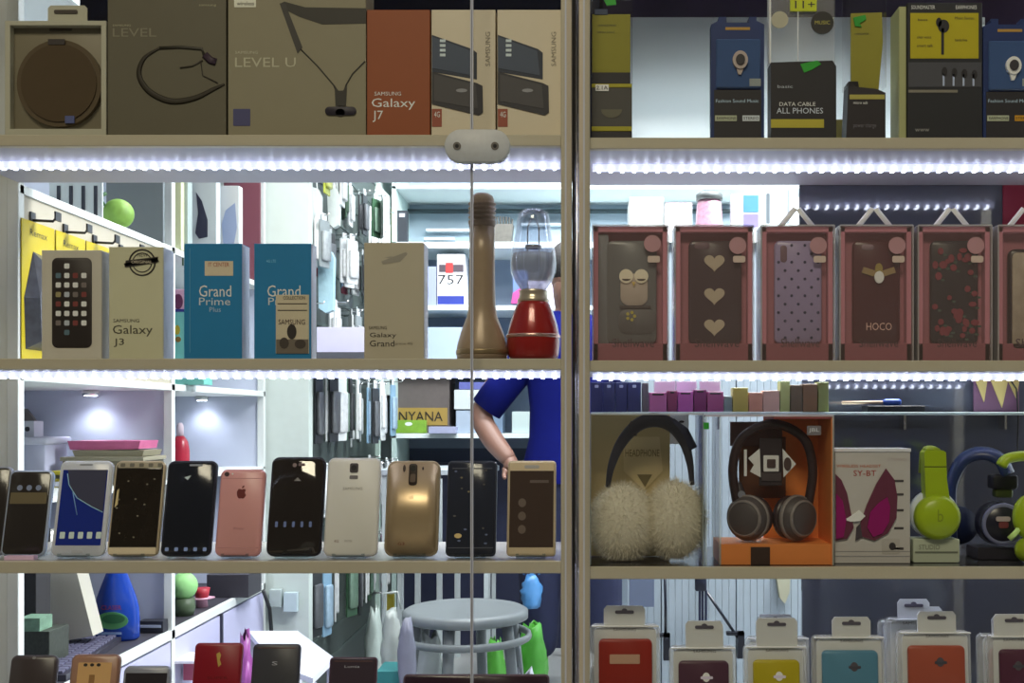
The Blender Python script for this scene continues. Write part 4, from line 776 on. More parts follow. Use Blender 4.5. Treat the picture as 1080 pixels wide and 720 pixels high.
for i, (y, lz) in enumerate(((.925, 1.1435), (1.645, 1.1435), (.64, .9215), (1.36, .9215))):  # last two are unseen lamps added to brighten the lower tier
    m = loc(MB()); m.lathe([(.002, 0), (.016, 0), (.020, -.004), (.020, -.012), (.002, -.012)], (-1.165, y, lz), CHROME, 20); sp = m.build('spot_light', t)
    m = loc(MB()); m.lathe([(.001, -.0125), (.014, -.0125), (.014, -.0135), (.001, -.0135)], (-1.165, y, lz), mat((.85, .88, 1), .5, emit=20), 20); m.build('bulb', sp)
    d = bpy.data.lights.new('compartment_spot', 'SPOT'); d.energy = .9 if i < 2 else 2.4; d.spot_size = R(140); d.spot_blend = .8; d.color = (.85, .87, 1); d.shadow_soft_size = .02
    o = bpy.data.objects.new('compartment_spot', d); COL.objects.link(o); o.location = (-1.165, y, lz-.025); o.rotation_euler = (R(4 if i < 2 else 22), 0, 0)
# hooks and yellow packs
HK = mat((.03, .03, .035), .35, .3)
YW = s_(240, 214, 10, .45)
for i, (y, lb) in enumerate(((.33, 'yellow blister pack with dark device, nearest on the pegs of the white wall unit'), (.45, 'yellow blister pack hanging second on the pegs of the white wall unit'), (.57, 'yellow blister pack hanging third on the pegs, behind the icon phone box'), (.69, None))):
    m = MB(); m.tube([(-.9935, y, 1.432), (-.955, y, 1.430), (-.948, y, 1.438)], .0025, HK, 6); m.box(-.9935, -.990, y-.008, y+.008, 1.418, 1.446, HK)
    m.box(-.948, -.945, y-.010, y+.010, 1.430, 1.446, HK)
    m.build('peg_hook', None, ['black peg hook nearest the street on the white wall unit', 'second black peg hook from the street', 'third black peg hook, above the icon phone box', 'empty black peg hook above the yellowish phone box'][i], 'hook')
    if lb:
        pk = thing('blister_pack', lb, 'package', (-.988, y+.012, 1.170))
        m = MB(); m.box(-.001, .001, -.057, .057, 0, .258, YW); m.build('card', pk)
        m = MB(); m.add([(.0012, -.045, .03), (.0012, .045, .03), (.0012, .050, .12), (.0012, .03, .20), (.0012, -.02, .205), (.0012, -.05, .12), (.022, -.03, .045), (.022, .03, .045), (.022, .035, .12), (.018, .02, .18), (.018, -.01, .185), (.022, -.035, .12)], [(6, 7, 8, 9, 10, 11), (0, 1, 7, 6), (1, 2, 8, 7), (2, 3, 9, 8), (3, 4, 10, 9), (4, 5, 11, 10), (5, 0, 6, 11)], s_(70, 72, 80, .25, noise=.5, scale=60)); m.build('device', pk)
        m = MB(); vs, fs = textmesh('Remax'); m.add([(.0014, -.03+.06*a, .232+.012*b) for a, b in vs], fs, s_(60, 60, 40)); m.build('lettering', pk)
# goods of the upper tier
U = 1.4872
boxat('poster_card', 'white card with dark handset pictures standing on the top of the wall unit', 'card', 52, 108, 150, .62, s_(214, 222, 220), .004, z=U, extra=lambda m: [m.pr(60+q*13, 64+q*13, 196, 218+q*4, -.0016, -.0004, s_(40, 44, 60)) for q in range(4)])
t, F = at('green_ball', 'lime green ball on top of the white wall unit', 'ball', 125, .73, z=U); m = MB(F); m.ell((0, 0, .032), .032, .032, .032, s_(140, 190, 70, .6, noise=.4, scale=50, bump=.4), 22, 14); m.build('ball', t)
m = MB(F); m.tube([(-.02, -.025, .045), (-.028, -.028, .062), (-.015, -.025, .072)], .004, s_(60, 110, 60)); m.build('leaf_tip', t)
boxat('grey_board', 'dark grey board behind the green ball', 'board', 112, 172, 130, .90, s_(112, 120, 122, .4), .01, z=U)
BLADE = [(0, 0), (.5, .25), (.8, .7), (.75, 1), (.15, 1), (.05, .6)]
boxat('blade_pack', 'white pack with a navy pointed shape on the wall unit above the teal box', 'package', 198, 228, 150, 1.10, s_(196, 206, 208), .03, z=U, extra=lambda m: m.pp([(207, 203), (213, 212), (219, 232), (219, 250), (210, 252), (206, 246), (209, 225)], -.001, -.0003, s_(34, 36, 66)))
boxat('blade_pack', 'white pack with a pale blue leaf shape on the wall unit', 'package', 230, 252, 196, 1.20, s_(222, 228, 226), .03, z=U, extra=lambda m: m.pp([(236, 262), (234, 236), (238, 222), (248, 214), (250, 240), (246, 262)], -.001, -.0003, s_(160, 178, 210)))
boxat('narrow_pack', 'narrow pale yellow pack at the post of the wall unit', 'package', 180, 191, 150, 1.02, s_(224, 228, 176), .03, z=U)
boxat('narrow_pack', 'slim grey and green pack next to the navy pointed pack', 'package', 191.5, 198, 150, 1.04, s_(168, 184, 180), .03, z=U, extra=lambda m: m.pr(192, 194, 215, 280, -.001, -.0003, s_(60, 90, 60)))
boxat('burgundy_board', 'burgundy board leaning at the far end of the wall unit', 'board', 236, 274, 150, 1.60, s_(120, 60, 74), .012, z=U)
boxat('toy_box', 'little pink and purple picture box in the wall unit behind the teal box', 'box', 178, 212, 305, 1.05, s_(220, 170, 190), .05, base=327.8, extra=lambda m: (m.pd(188, 318, 5, 8, -.001, -.0003, s_(120, 50, 90)), m.pr(180, 210, 326, 329, -.001, -.0003, s_(50, 50, 150))))
boxat('toy_box', 'turquoise picture box in the wall unit under the pink picture box', 'box', 178, 215, 328, 1.05, s_(120, 205, 190), .06, z=1.1602, extra=lambda m: (m.pd(187, 348, 3, 5, -.001, -.0003, s_(220, 200, 50)), m.pd(188, 358, 3, 3, -.001, -.0003, s_(160, 120, 40))))
# goods of the middle tier
t, F = at('foam_container', 'white lidded plastic container in the first lit compartment', 'container', 26, .76, z=.9302)
m = MB(F); m.pr(14, 48, 468, F.base, 0, .10, s_(205, 208, 230, .35), 2, .003); m.build('body', t); m = MB(F); m.pr(11, 51, 461, 469, -.006, .106, s_(222, 224, 240, .3), 3, .003); m.build('lid', t)
boxat('small_camera_box', 'tiny white box with a dark lens mark standing on the white container', 'box', 22, 36, 444, .78, s_(210, 212, 220), .04, base=461, extra=lambda m: m.pr(26.5, 31.5, 450, 455, -.001, -.0003, s_(50, 50, 60), 2, .0002))
m = MB(); m.prism([(.0, 0), (.07, .0), (.05, .13), (.02, .17), (.0, .17)], 0, .01, s_(120, 116, 110)); m.build('hanging_pouch', None, 'grey brown pouch leaning in the first lit compartment', 'pouch', loc=(-1.345, .94, .9305))
def sheet(nm, lb, x0, x1, y0p, y1p, y, c, tilt=0):
    t, F = at(nm, lb, 'paper', (x0+x1)/2, y, base=y1p); m = MB(F); w2 = (x1-x0)/2
    m.pp([(x0, y0p+tilt), (F.cx, y0p), (x1, y0p-tilt*.4), (x1-2, y1p-tilt*.4-1), (F.cx, y1p), (x0+3, y1p)], 0, .10, c); m.build('sheets', t); return t
t, F = at('carton', 'brown flat carton carrying the pamphlets in the lit compartment', 'box', 110, .78, z=.9303); m = MB(F); m.pr(66, 150, 485, F.base, 0, .12, s_(120, 112, 90)); m.pr(64, 152, 482, 486, -.004, .124, s_(150, 144, 118)); m.build('body', t)
sheet('pamphlet_stack', 'dark edged pamphlets under the pink ones in the lit compartment', 76, 152, 475, 482, .79, s_(150, 144, 116))
sheet('pamphlet_stack', 'pink and magenta pamphlets on top of the pile in the lit compartment', 71, 148, 465, 474.5, .80, s_(226, 110, 160, noise=.3, scale=30))
boxat('yellow_box', 'small yellow and white box glimpsed between the black and white phones', 'box', 51, 70, 497, .70, s_(222, 206, 40), .04, z=.9303, extra=lambda m: (m.pr(52, 69, 508, 513, -.001, -.0003, s_(230, 230, 240)), m.pr(54, 66, 501, 505, -.001, -.0003, s_(60, 60, 30))))
t, F = at('red_bottle', 'small bottle with a red label and white cap in the second lit compartment', 'bottle', 190, 1.25, z=.9303)
m = MB(); m.lathe([(.001, 0), (.022, 0), (.024, .01), (.024, .06), (.020, .085), (.010, .10), (.001, .10)], (0, 0, 0), s_(205, 30, 60, .3), 20); m.build('bottle', t); m = MB(); m.lathe([(.009, .1), (.009, .125), (.005, .135), (.001, .135)], (0, 0, 0), s_(220, 200, 210), 14); m.build('cap', t)
# goods of the lower tier
C0 = .5732
t, F = at('spray_bottle', 'blue glass cleaner spray bottle standing on the wall unit counter', 'bottle', 123, .86, z=C0)
BB = s_(28, 80, 205, .15); m = MB()
pr_ = [(.001, 0), (.046, 0), (.052, .006), (.052, .05), (.050, .075), (.044, .098), (.034, .125), (.024, .15), (.017, .168), (.014, .178), (.001, .178)]
m.lathe(pr_, (0, 0, 0), BB, 30, sy=.55); m.build('bottle', t)
m = MB(F); m.pd(124, 652, 17, 9, -.0300, -.0288, s_(90, 170, 100), 24); m.pd(126, 650, 12, 5, -.0306, -.0300, s_(40, 120, 70), 20); m.pr(108, 134, 664, 666.5, -.0292, -.0286, s_(150, 180, 230)); m.build('label_print', t)
m = MB(F); m.text('CLASER', 113, 134, 636, 640.5, -.030, s_(180, 50, 70)); m.build('lettering', t)
m = MB(); m.lathe([(.001, .176), (.016, .176), (.016, .196), (.001, .196)], (0, 0, 0), s_(235, 235, 240), 16); m.box(-.05, .02, -.010, .010, .196, .222, s_(230, 60, 60)); m.tube([(-.03, 0, .198), (-.040, 0, .18), (-.036, 0, .165)], .004, s_(235, 235, 240)); m.build('spray_head', t)
# keyboard on the counter
t = thing('keyboard', 'black keyboard lying on the wall unit counter before the blue bottle', 'keyboard', (-1.13, .66, C0), (0, 0, R(8)))
m = MB(); m.box(-.10, .10, -.20, .16, 0, .012, s_(52, 50, 62, .4)); m.build('case', t)
m = MB()
for a in range(17):
    for b in range(9): m.slab(-.094+b*.0210, -.094+b*.0210+.017, -.192+a*.0205, -.192+a*.0205+.0165, .0122, .018, s_(96, 94, 118, .4), .001, .0006, 1)
m.build('keys', t)
t, F = at('white_carton', 'tall cream carton leaning beside the blue spray bottle', 'box', 72, .735, z=C0+.019); m = MB(F); m.pp([(30, 560), (70, 560), (98, F.base-7), (58, F.base)], 0, .05, s_(206, 202, 182)); m.pp([(25, 560), (30, 560), (58, F.base), (53, F.base)], .002, .05, s_(110, 90, 86)); m.build('body', t)
boxat('dark_case', 'dark case standing in the lower corner of the wall unit', 'case', 19, 38, 560, .62, s_(58, 56, 58), .06, z=C0)
boxat('green_wrap', 'green and white crumpled wrap in the corner of the wall unit', 'wrap', 19, 42, 652, .55, s_(130, 170, 140, noise=.6, scale=60), .05, base=666)
boxat('mesh_basket', 'dark olive mesh basket in the lower corner of the wall unit', 'basket', 20, 52, 666, .55, s_(66, 72, 62, noise=.6, scale=150), .08, z=C0-.0)
boxat('black_tray', 'black tray with silver edge behind the blue spray bottle', 'tray', 146, 172, 655, .93, s_(40, 42, 52), .03, z=C0, extra=lambda m: m.pr(148, 170, 659, 662, -.001, -.0003, s_(180, 190, 210)))
t, F = at('green_ball', 'big light green ball on the counter beside the red cup', 'ball', 194, 1.16, z=C0+.04); m = MB(F); m.ell((0, 0, .035), .034, .034, .035, s_(150, 215, 130, .7, bump=.5), 22, 14); m.build('ball', t)
m = MB(F); m.lathe([(.001, -.04), (.024, -.04), (.028, -.02), (.026, .004), (.001, .004)], (0, 0, 0), s_(70, 90, 60), 18); m.build('pot', t)
t, F = at('red_cup', 'red cup on a pink saucer on the dark counter', 'cup', 213, 1.28, z=C0+.02); m = MB(); m.lathe([(.001, .004), (.016, .004), (.021, .03), (.019, .03), (.001, .028)], (0, 0, 0), s_(205, 40, 60), 18); m.build('cup', t)
m = MB(); m.lathe([(.001, -.02), (.016, -.02), (.014, 0), (.034, .004), (.001, .006)], (0, 0, 0), s_(230, 170, 190), 20); m.build('saucer', t)
boxat('dark_notebook', 'dark folded notebook lying on the far end of the counter', 'notebook', 218, 262, 606, 1.42, s_(54, 52, 60), .12, z=C0)
m = MB(); m.box(-.0, .03, -.008, .008, 0, .05, s_(200, 90, 120)); m.box(-.0302, .06, -.05, .05, .05, .056, s_(232, 230, 238)); m.build('price_stand', None, 'white card on a pink clip below the counter, above the red phone', 'card', loc=(-.985, 1.03, .44))
m = MB(); m.tube([(-.975, 1.63, .56), (-.965, 1.66, .50), (-.962, 1.67, .42), (-.963, 1.67, .30), (-.965, 1.66, .0)], .006, s_(30, 34, 36), 8); m.build('cable', None, 'black cable hanging at the far end of the white wall unit', 'cable')
boxat('handle_plate', 'small white socket box on the pale end pier', 'socket', 299, 313, 625, 1.695, s_(200, 220, 224), .022, base=645)
boxat('meter_box', 'pale grey switch box on the end pier beside the socket', 'box', 284, 296, 622, 1.69, s_(186, 200, 196), .028, base=640)
# white table of papers in the aisle, ahead of the wall unit end
t, F = at('sample_table', 'low white slanted table top covered with paper behind the dark phones', 'table', 318, 1.25, z=0)
m = MB(); kx = kof(1.25)
P = [(262, 665, 1.36), (314, 665, 1.40), (352, 693, 1.05), (330, 715, .98), (290, 700, 1.05)]
top = [wp(a, b, y) - t.location for a, b, y in P]; zt_ = sum(p.z for p in top)/5
top = [Vector((p.x, p.y, p.z)) for p in top]
m.rings([[tuple(p) for p in top], [tuple(p-Vector((0, 0, .014))) for p in top]], s_(226, 228, 240, .45), False); m.build('top', t)
for p in (top[0], top[1], top[2], top[3]):
    q = Vector((p.x*.94, p.y*.94, p.z)); MB().tube([(q.x, q.y, 0), (q.x, q.y, p.z-.016)], .012, s_(210, 212, 224), 8).build('leg', t)


# ---- rack of hanging accessories along the left wall, beyond the pier
RX = -.93
t = thing('accessory_rack', 'tall grey green slatted rack full of hanging packs beyond the end pier', 'rack', (RX-.02, 2.45, 0))
m = MB(); m.box(-.012, .012, -.66, .68, 0, 2.3, s_(62, 74, 70)); m.build('slat_panel', t)
m = MB()
for z in [x/10 for x in range(2, 22)]: m.box(.012, .016, -.66, .68, z, z+.012, s_(70, 84, 80))
m.build('slat_groove', t); m = MB(); m.slab(-.02, .03, .68, .71, 0, 2.3, s_(190, 215, 200), .002, .001, 1); m.build('end_post', t)
rn = random.Random(11); KINDS = [('white', (228, 232, 228), 13), ('black', (40, 44, 48), 8), ('pale blue', (140, 180, 205), 2), ('dark red', (130, 50, 66), 2), ('dark green', (52, 92, 62), 4), ('lime yellow', (205, 215, 70), 1), ('grey', (140, 150, 150), 5), ('magenta', (190, 80, 140), 1)]
protos = {}
def hangpack(cn, rgb):
    if cn in protos: return protos[cn]
    m = MB(); m.slab(-.030, .030, 0, .006, -.15, 0, s_(*rgb, .4), .003, .001, 2); a = m.mesh('card')
    m = MB(); m.slab(-.024, .024, -.010, -.0002, -.13, -.035, s_(*[min(255, c*.7+60) for c in rgb], .3, noise=.4, scale=60), .006, .002, 3); b = m.mesh('phone_case')
    m = MB(); m.slab(-.014, .014, .001, .005, -.001, .022, s_(225, 230, 228), .003, .001, 2); c = m.mesh('hang_tab'); protos[cn] = (a, b, c); return protos[cn]
def putpack(loc, rz, cn, rgb, where, group, tall=False):
    a, b, c = hangpack(cn, rgb); t = thing('accessory_pack', '%s accessory pack hanging %s' % (cn, where), 'package', loc, (0, 0, rz), group)
    if tall: t.scale = (1, 1, 1.45)
    for nm, me in (('card', a), ('phone_case', b), ('hang_tab', c)):
        o = bpy.data.objects.new(nm, me); COL.objects.link(o); o.parent = t
    return t
bag = [k_ for k_ in KINDS for _ in range(k_[2])]
WH = {0: 'on the highest row of the crowded rack', 1: 'on the upper row of the crowded rack', 2: 'on the eye level row of the crowded rack', 3: 'on the row of the crowded rack behind the leaning phones', 4: 'on the low row of the crowded rack', 5: 'on the lowest row of the crowded rack'}
for r_, z in enumerate((1.93, 1.70, 1.45, 1.21, .90, .60)):
    tall = r_ in (3, 5)
    for i in range(11):
        y = 1.83+i*.115+rn.uniform(-.02, .02); dx = rn.choice([.03, .05, .08])
        zz = z+rn.uniform(-.02, .02)
        cn, rgb, _ = rn.choice(bag if r_ != 3 or rn.random() < .5 else [KINDS[0], KINDS[0], KINDS[6], KINDS[2]])
        MB().tube([(RX-.01, y, zz+.012), (RX+dx+.055, y, zz+.010), (RX+dx+.06, y, zz+.018)], .0022, CHROME, 5).build('rack_hook', None, 'steel hook of the crowded rack, %s' % WH[r_].replace('on the ', 'in the ').replace(' of the crowded rack', ''), 'hook', 'hooks of the crowded rack')
        putpack((RX+dx+.02, y, zz-.004), R(90+rn.uniform(-25, 25)), cn, rgb, WH[r_], 'packs on the crowded rack', tall)
        if rn.random() < .5:
            cn, rgb, _ = rn.choice(bag); putpack((RX+dx+.045, y+.004, zz-.006), R(90+rn.uniform(-25, 25)), cn, rgb, WH[r_], 'packs on the crowded rack', tall)
# white jumble above the rack middle: folded bags
for i, (x0, x1, a, b, y, c, lb) in enumerate([(322, 338, 196, 268, 1.80, (232, 240, 236), 'white carrier bag hanging in front of the pier beside the teal box'), (335, 352, 262, 330, 1.86, (170, 210, 220), 'pale blue pack hanging beside the second teal box'), (345, 358, 196, 240, 1.9, (222, 232, 224), 'white folded bag hanging high on the crowded rack')]):
    t, F = at('carrier_bag', lb, 'bag', (x0+x1)/2, y, base=b); m = MB(F); c_ = (x0+x1)/2
    m.pp([(x0, a+8), (x0+3, a), (x1-3, a+3), (x1, a+10), (x1-1, b-3), (c_, b), (x0+1, b-5)], 0, .03, s_(*c, .5, noise=.1, bump=.6)); m.build('bag', t); m = MB(F); m.pt([(c_-4, a+2, .01), (c_-3, a-6, .01), (c_+3, a-6, .01), (c_+4, a+4, .01)], 0, .7, s_(*c)); m.build('handle', t)
boxat('parcel_box', 'white parcel on the floor tray behind the teal boxes', 'box', 334, 384, 345, 1.72, s_(214, 212, 238), .10, base=372)
m = MB(); m.slab(0, .16, 0, .28, 0, .02, s_(80, 82, 90)); m.build('wall_ledge', None, 'dark ledge fixed to the rack carrying the white parcel', 'shelf', loc=wp(332, 378, 1.70))
# tall pale cupboard at the end of the rack
t, F = at('wall_cupboard', 'pale green white cupboard fixed above at the end of the rack', 'cupboard', 398, 3.22, z=1.18)
m = MB(F); m.pp([(386, 100), (401, 196), (411, 207), (411, F.base), (386, F.base)], 0, .38, s_(204, 218, 212)); m.build('body', t); m = MB(F); m.pr(389, 408, 232, 330, -.012, 0, s_(206, 222, 212), 1); m.pr(389, 408, 208, 228, -.012, 0, s_(200, 216, 206), 1); m.build('door', t); m = MB(F); m.pr(391, 400, 203, 207, -.02, -.012, s_(110, 130, 124)); m.build('handle', t)

# ---- shelf unit at the back wall
BY = 3.22; kB = kof(BY)
def bx(px): return (px-VPX)*kB
def bz(py): return EYE+(VPY-py)*kB
t = thing('back_shelf_unit', 'wide pale blue shelf unit across the back wall of the shop', 'shelving', (0, BY, 0))
X0, X1 = bx(413), bx(790)
m = MB(); m.box(X0, X1, .36, .385, bz(475), bz(262), s_(128, 146, 168)); m.box(X0, X1, .36, .385, bz(262), 2.3, s_(160, 182, 194)); m.box(X0, X1, .36, .385, 0, bz(475), s_(66, 78, 104)); m.build('back', t)
for a, b in ((bz(255), bz(261.5)), (bz(322), bz(327)), (bz(457), bz(462)), (bz(196), bz(199))):
    m = MB(); m.slab(X0, X1, 0, .36, min(a, b), max(a, b), s_(230, 242, 240, .4), .001, .001, 1); m.build('shelf', t)
for pa, pb, c0, c1 in ((438, 500, 228, 231), (436, 470, 238, 240.5), (440, 480, 245, 247.5), (545, 600, 222, 224)):
    m = MB(); m.slab(bx(pa), bx(pb), .31, .355, bz(c1), bz(c0), s_(226, 238, 240), .001, .001, 1); m.build('ledge', t)
m = MB(); m.box(X0, X1, .30, .34, bz(210), bz(206.5), s_(50, 66, 70)); m.build('rail', t)
for px in (422, 440, 463, 482, 514, 600, 660, 720, 788):
    m = MB(); m.slab(bx(px)-.012, bx(px)+.012, 0.005, .03, 0, bz(505), s_(196, 206, 206), .001, .001, 1); m.build('upright', t)
m = MB(); m.box(X0, X0+.02, 0, .36, 0, 2.3, s_(190, 214, 206)); m.build('side', t)
m = MB(); m.box(X0, X1, .20, .22, 0, bz(490), s_(34, 40, 70)); m.build('lower_panel', t)
Z1, Z2, Z3 = bz(255)+.001, bz(322)+.001, bz(457)+.001
B = BY+.03
boxat('lime_bottle', 'lime yellow upright pack on the high back shelf', 'package', 411.5, 418, 220, B, s_(196, 226, 30), .05, z=Z1)
boxat('black_remote', 'black upright pack beside the lime yellow one on the back shelf', 'package', 419, 429, 222, B, s_(44, 50, 58), .05, z=Z1, extra=lambda m: m.pr(421, 427, 225, 229, -.001, -.0003, s_(180, 190, 200)))
t, F = at('dried_posy', 'dark wicker basket of trinkets on the back shelf beside the bronze speaker', 'basket', 529, B, z=Z1); m = MB(F); m.pp([(519, 236), (541, 236), (539, F.base), (521, F.base)], 0, .08, s_(74, 72, 64, noise=.5, scale=60)); m.build('basket', t)
m = MB(F)
for q in range(7): m.pt([(521+q*3, 238, .04), (520.5+q*3.2, 226+rn.uniform(0, 5), .04)], 0, 1.1, s_(56, 56, 52))
m.build('trinkets', t)
for i, (x0, x1, a, c, lb, tx) in enumerate([
 (461, 490, 268, (232, 236, 240), 'white box with black and red print on the middle back shelf', ('757', 462, 489, 290, 300, s_(30, 30, 34))),
 (446, 460, 281, (150, 160, 200), 'lavender box left of the printed white box', None),
 (541, 556, 285, (90, 120, 180), 'blue box on the middle back shelf behind the lantern', None),
 (557, 590, 296, (205, 200, 228), 'pale lilac box on the middle back shelf behind the lantern', None),
 (640, 690, 280, (214, 226, 226), 'pale box on the middle back shelf to the right of the frame post', None)]):
    ex = (lambda m: (m.pr(463, 489, 279, 287, -.001, -.0003, s_(70, 60, 70)), m.pr(470, 478, 277, 288, -.0014, -.001, s_(215, 50, 50)), m.pr(461.5, 489.5, 312, 321, -.001, -.0003, s_(40, 60, 170)))) if i == 0 else None
    boxat('carton', lb, 'box', x0, x1, a, B, s_(*c), .15, z=Z2, text=tx, extra=ex)
t, F = at('magenta_toy', 'magenta wrapped packet lying on the middle back shelf', 'package', 548, B-.02, z=Z2); m = MB(F); m.pp([(539, 320), (541, 309), (548, 304), (556, 308), (558, 320)], 0, .02, s_(200, 60, 140)); m.build('packet', t)
for i in range(5): boxat('paper_ream', ['lowest', 'second', 'third', 'fourth', 'topmost'][i]+' white folder in the pile left of the lantern', 'folder', 449+i % 2*2, 474-i, F.base, B, s_(216-i*6, 224, 240), .2, base=F.base, z=None) if False else None
CT = EYE+(VPY-375)*kof(2.35)   # counter height of the inner counter
boxat('storage_bin', 'pale blue plastic bin on the shelf under the printed white box', 'bin', 449, 489, 345, B, s_(170, 190, 225), .25, base=384)
boxat('storage_bin', 'white and blue plastic bin stacked under the middle back shelf', 'bin', 540, 590, 348, B, s_(186, 196, 226), .25, base=384)
m = MB(); m.slab(X0, X1, -.0, .32, -.02, 0, s_(220, 232, 236), .001, .001, 1); m.build('shelf', bpy.data.objects['back_shelf_unit'], loc=(0, 0, bz(384)-.002))
for i in range(5):
    boxat('folder_stack', ['lowest', 'second', 'third', 'fourth', 'topmost'][i]+' pale folder of the pile beside the lantern glass', 'folder', 541+i % 2, 572-i*1.5, 344-i*4.2, B+.0, s_(214-i*5, 218-i*4, 232), .2, base=348-i*4.2)
# cardboard box with letters, boxes under it
t, F = boxat('cardboard_box', 'brown cardboard box with a yellow band and black letters on the back shelf', 'box', 416, 474, 399, B+.02, s_(92, 84, 80, .7, noise=.15), .22, z=Z3+.0, extra=lambda m: m.pr(416.5, 472, 430, 448.5, -.002, -.0004, s_(170, 140, 60)))
m = MB(F); m.text('NYANA', 421, 467, 434, 444, -.004, s_(30, 24, 20)); m.build('lettering', t)
boxat('green_box', 'lime green packet in front of the lettered cardboard box', 'package', 416, 449, 443, B-.03, s_(140, 195, 60, .4, noise=.3), .04, z=Z3, extra=lambda m: m.pd(431, 447, 4, 2, -.001, -.0003, s_(225, 240, 225), 14))
boxat('carton', 'pale grey carton topmost right of the lettered cardboard box', 'box', 479, 530, 411, B, s_(196, 206, 204), .2, base=431.5)
boxat('carton', 'blue grey carton under the pale grey one beside the cardboard box', 'box', 481, 503, 433, B, s_(160, 176, 192), .2, z=Z3)
boxat('carton', 'darker blue grey carton behind the bent arm', 'box', 504, 530, 433, B, s_(110, 134, 158), .2, z=Z3)
boxat('carton', 'pale green carton between the arm and the blue shirt', 'box', 540, 562, 434, B, s_(186, 204, 200), .2, z=Z3)
boxat('flat_box', 'thin violet box lying on the pale grey carton at the back', 'box', 484, 540, 403, B, s_(92, 100, 170), .18, base=410.6)
boxat('flat_tray', 'flat lilac tray on the shelf beside the lime green packet', 'tray', 452, 480, 450, B-.10, s_(160, 166, 196), .1, z=Z3)

# ---- the stool in the aisle with bags below
t, F = at('plastic_stool', 'round grey white plastic stool standing in the aisle', 'stool', 491, 1.72, z=0)
kS = F.k; rS = 66*kS; zs = EYE+(VPY-641)*kS; SG = s_(130, 137, 137, .4); m = MB()
m.lathe([(.002, zs-.004), (rS*.80, zs-.003), (rS*.93, zs), (rS, zs-.008), (rS*1.0, zs-.03), (rS*.95, zs-.034), (rS*.93, zs-.012), (.002, zs-.012)], (0, 0, 0), SG, 40); m.build('seat', t)
m = MB(); pts = [(rS*1.02*math.cos(R(a)), rS*1.02*math.sin(R(a)), zs-.085) for a in range(0, 360, 12)]; m.tube(pts, .012, SG, 8, closed=True, flat=.7); m.build('ring', t)
for a in (35, 80, 145, 215, 260, 325):
    m = MB(); c_, s__ = math.cos(R(a)), math.sin(R(a)); m.tube([(rS*.85*c_, rS*.85*s__, zs-.02), (rS*1.0*c_, rS*1.0*s__, zs*.5), (rS*1.12*c_, rS*1.12*s__, 0)], .017, SG, 8, flat=.6); m.build('leg', t)
def lumpbag(name, label, x0, x1, a, b, y, c, dep=.12, seed=0, handle=True):
    t, F = at(name, label, 'bag', (x0+x1)/2, y, base=b); rg = []; r_ = random.Random(seed); N = 18; cx_ = 0; hw = (x1-x0)/2*F.k; H = (b-a)*F.k
    for i in range(9):
        u = i/8; wv = hw*(.75+.25*math.sin(math.pi*min(1, u*1.1)))*(1-.30*max(0, u-.7)/.3)
        rg.append([(wv*math.cos(2*math.pi*j/N)*r_.uniform(.80, 1.12), dep*.5*(1-.5*u)*math.sin(2*math.pi*j/N)*r_.uniform(.85, 1.1), H*u*(r_.uniform(.86, 1.05) if u > .5 else 1)) for j in range(N)])
    m = MB(); m.rings(rg, s_(*c, .4, noise=.2, scale=22, bump=.8)); m.build('bag', t)
    if handle: m = MB(); m.tube([(-.03, 0, H), (-.025, 0, H+.05), (.02, 0, H+.055), (.03, 0, H)], .004, s_(*c), 6); m.build('handle', t)
lumpbag('plastic_bag', 'tall crumpled magenta bag on the floor beside the white table', 250, 268, 667, 800, 1.12, (170, 84, 165), .05, 21, False)
lumpbag('plastic_bag', 'white plastic bag on the floor under the stool', 436, 470, 668, 770, 1.75, (206, 214, 206), .1, 1, False)
lumpbag('plastic_bag', 'crumpled grey white plastic bag left of the stool', 402, 424, 642, 716, 1.9, (190, 198, 190), .12, 2)
lumpbag('plastic_bag', 'bright green plastic bag on the floor right of the stool', 544, 578, 658, 735, 2.2, (80, 185, 50), .14, 3, False)
lumpbag('plastic_bag', 'small green plastic bag seen between the stool legs', 510, 534, 675, 745, 2.1, (90, 190, 55), .14, 4, False)
lumpbag('plastic_bag', 'white bag lying low in front of the green bag', 538, 570, 706, 790, 1.72, (222, 224, 234), .1, 5, False)
lumpbag('plastic_bag', 'light blue bag hanging from the hand side of the standing person', 549, 572, 606, 640, 2.55, (80, 150, 215), .10, 6)
boxat('teal_box', 'turquoise box on the floor behind the maroon phone', 'box', 397, 423, 708, 1.42, s_(40, 140, 140), .12, z=0)
boxat('yellow_pack', 'upright yellow and black pack hanging at the end of the rack', 'package', 403, 415, 627, 2.9, s_(200, 185, 50), .03, base=668, extra=lambda m: m.pr(405, 408, 628, 667, -.001, -.0003, s_(90, 74, 30)))
lumpbag('grey_bag', 'grey fabric bag hanging down the left leg of the stool', 419, 439, 652, 742, 1.42, (132, 134, 150), .05, 8, False)
lumpbag('plastic_bag', 'clear white bag on the floor behind the rack end', 385, 404, 640, 720, 2.3, (186, 200, 190), .12, 12, False)

m = MB(); m.tube([(RX-.01, 2.905, 1.08+(440-627)*kof(2.9)+.01), (-.83, 2.905, 1.08+(440-627)*kof(2.9)+.006)], .004, CHROME, 6); m.build('rack_hook', None, 'steel hook carrying the upright yellow and black pack at the rack end', 'hook')
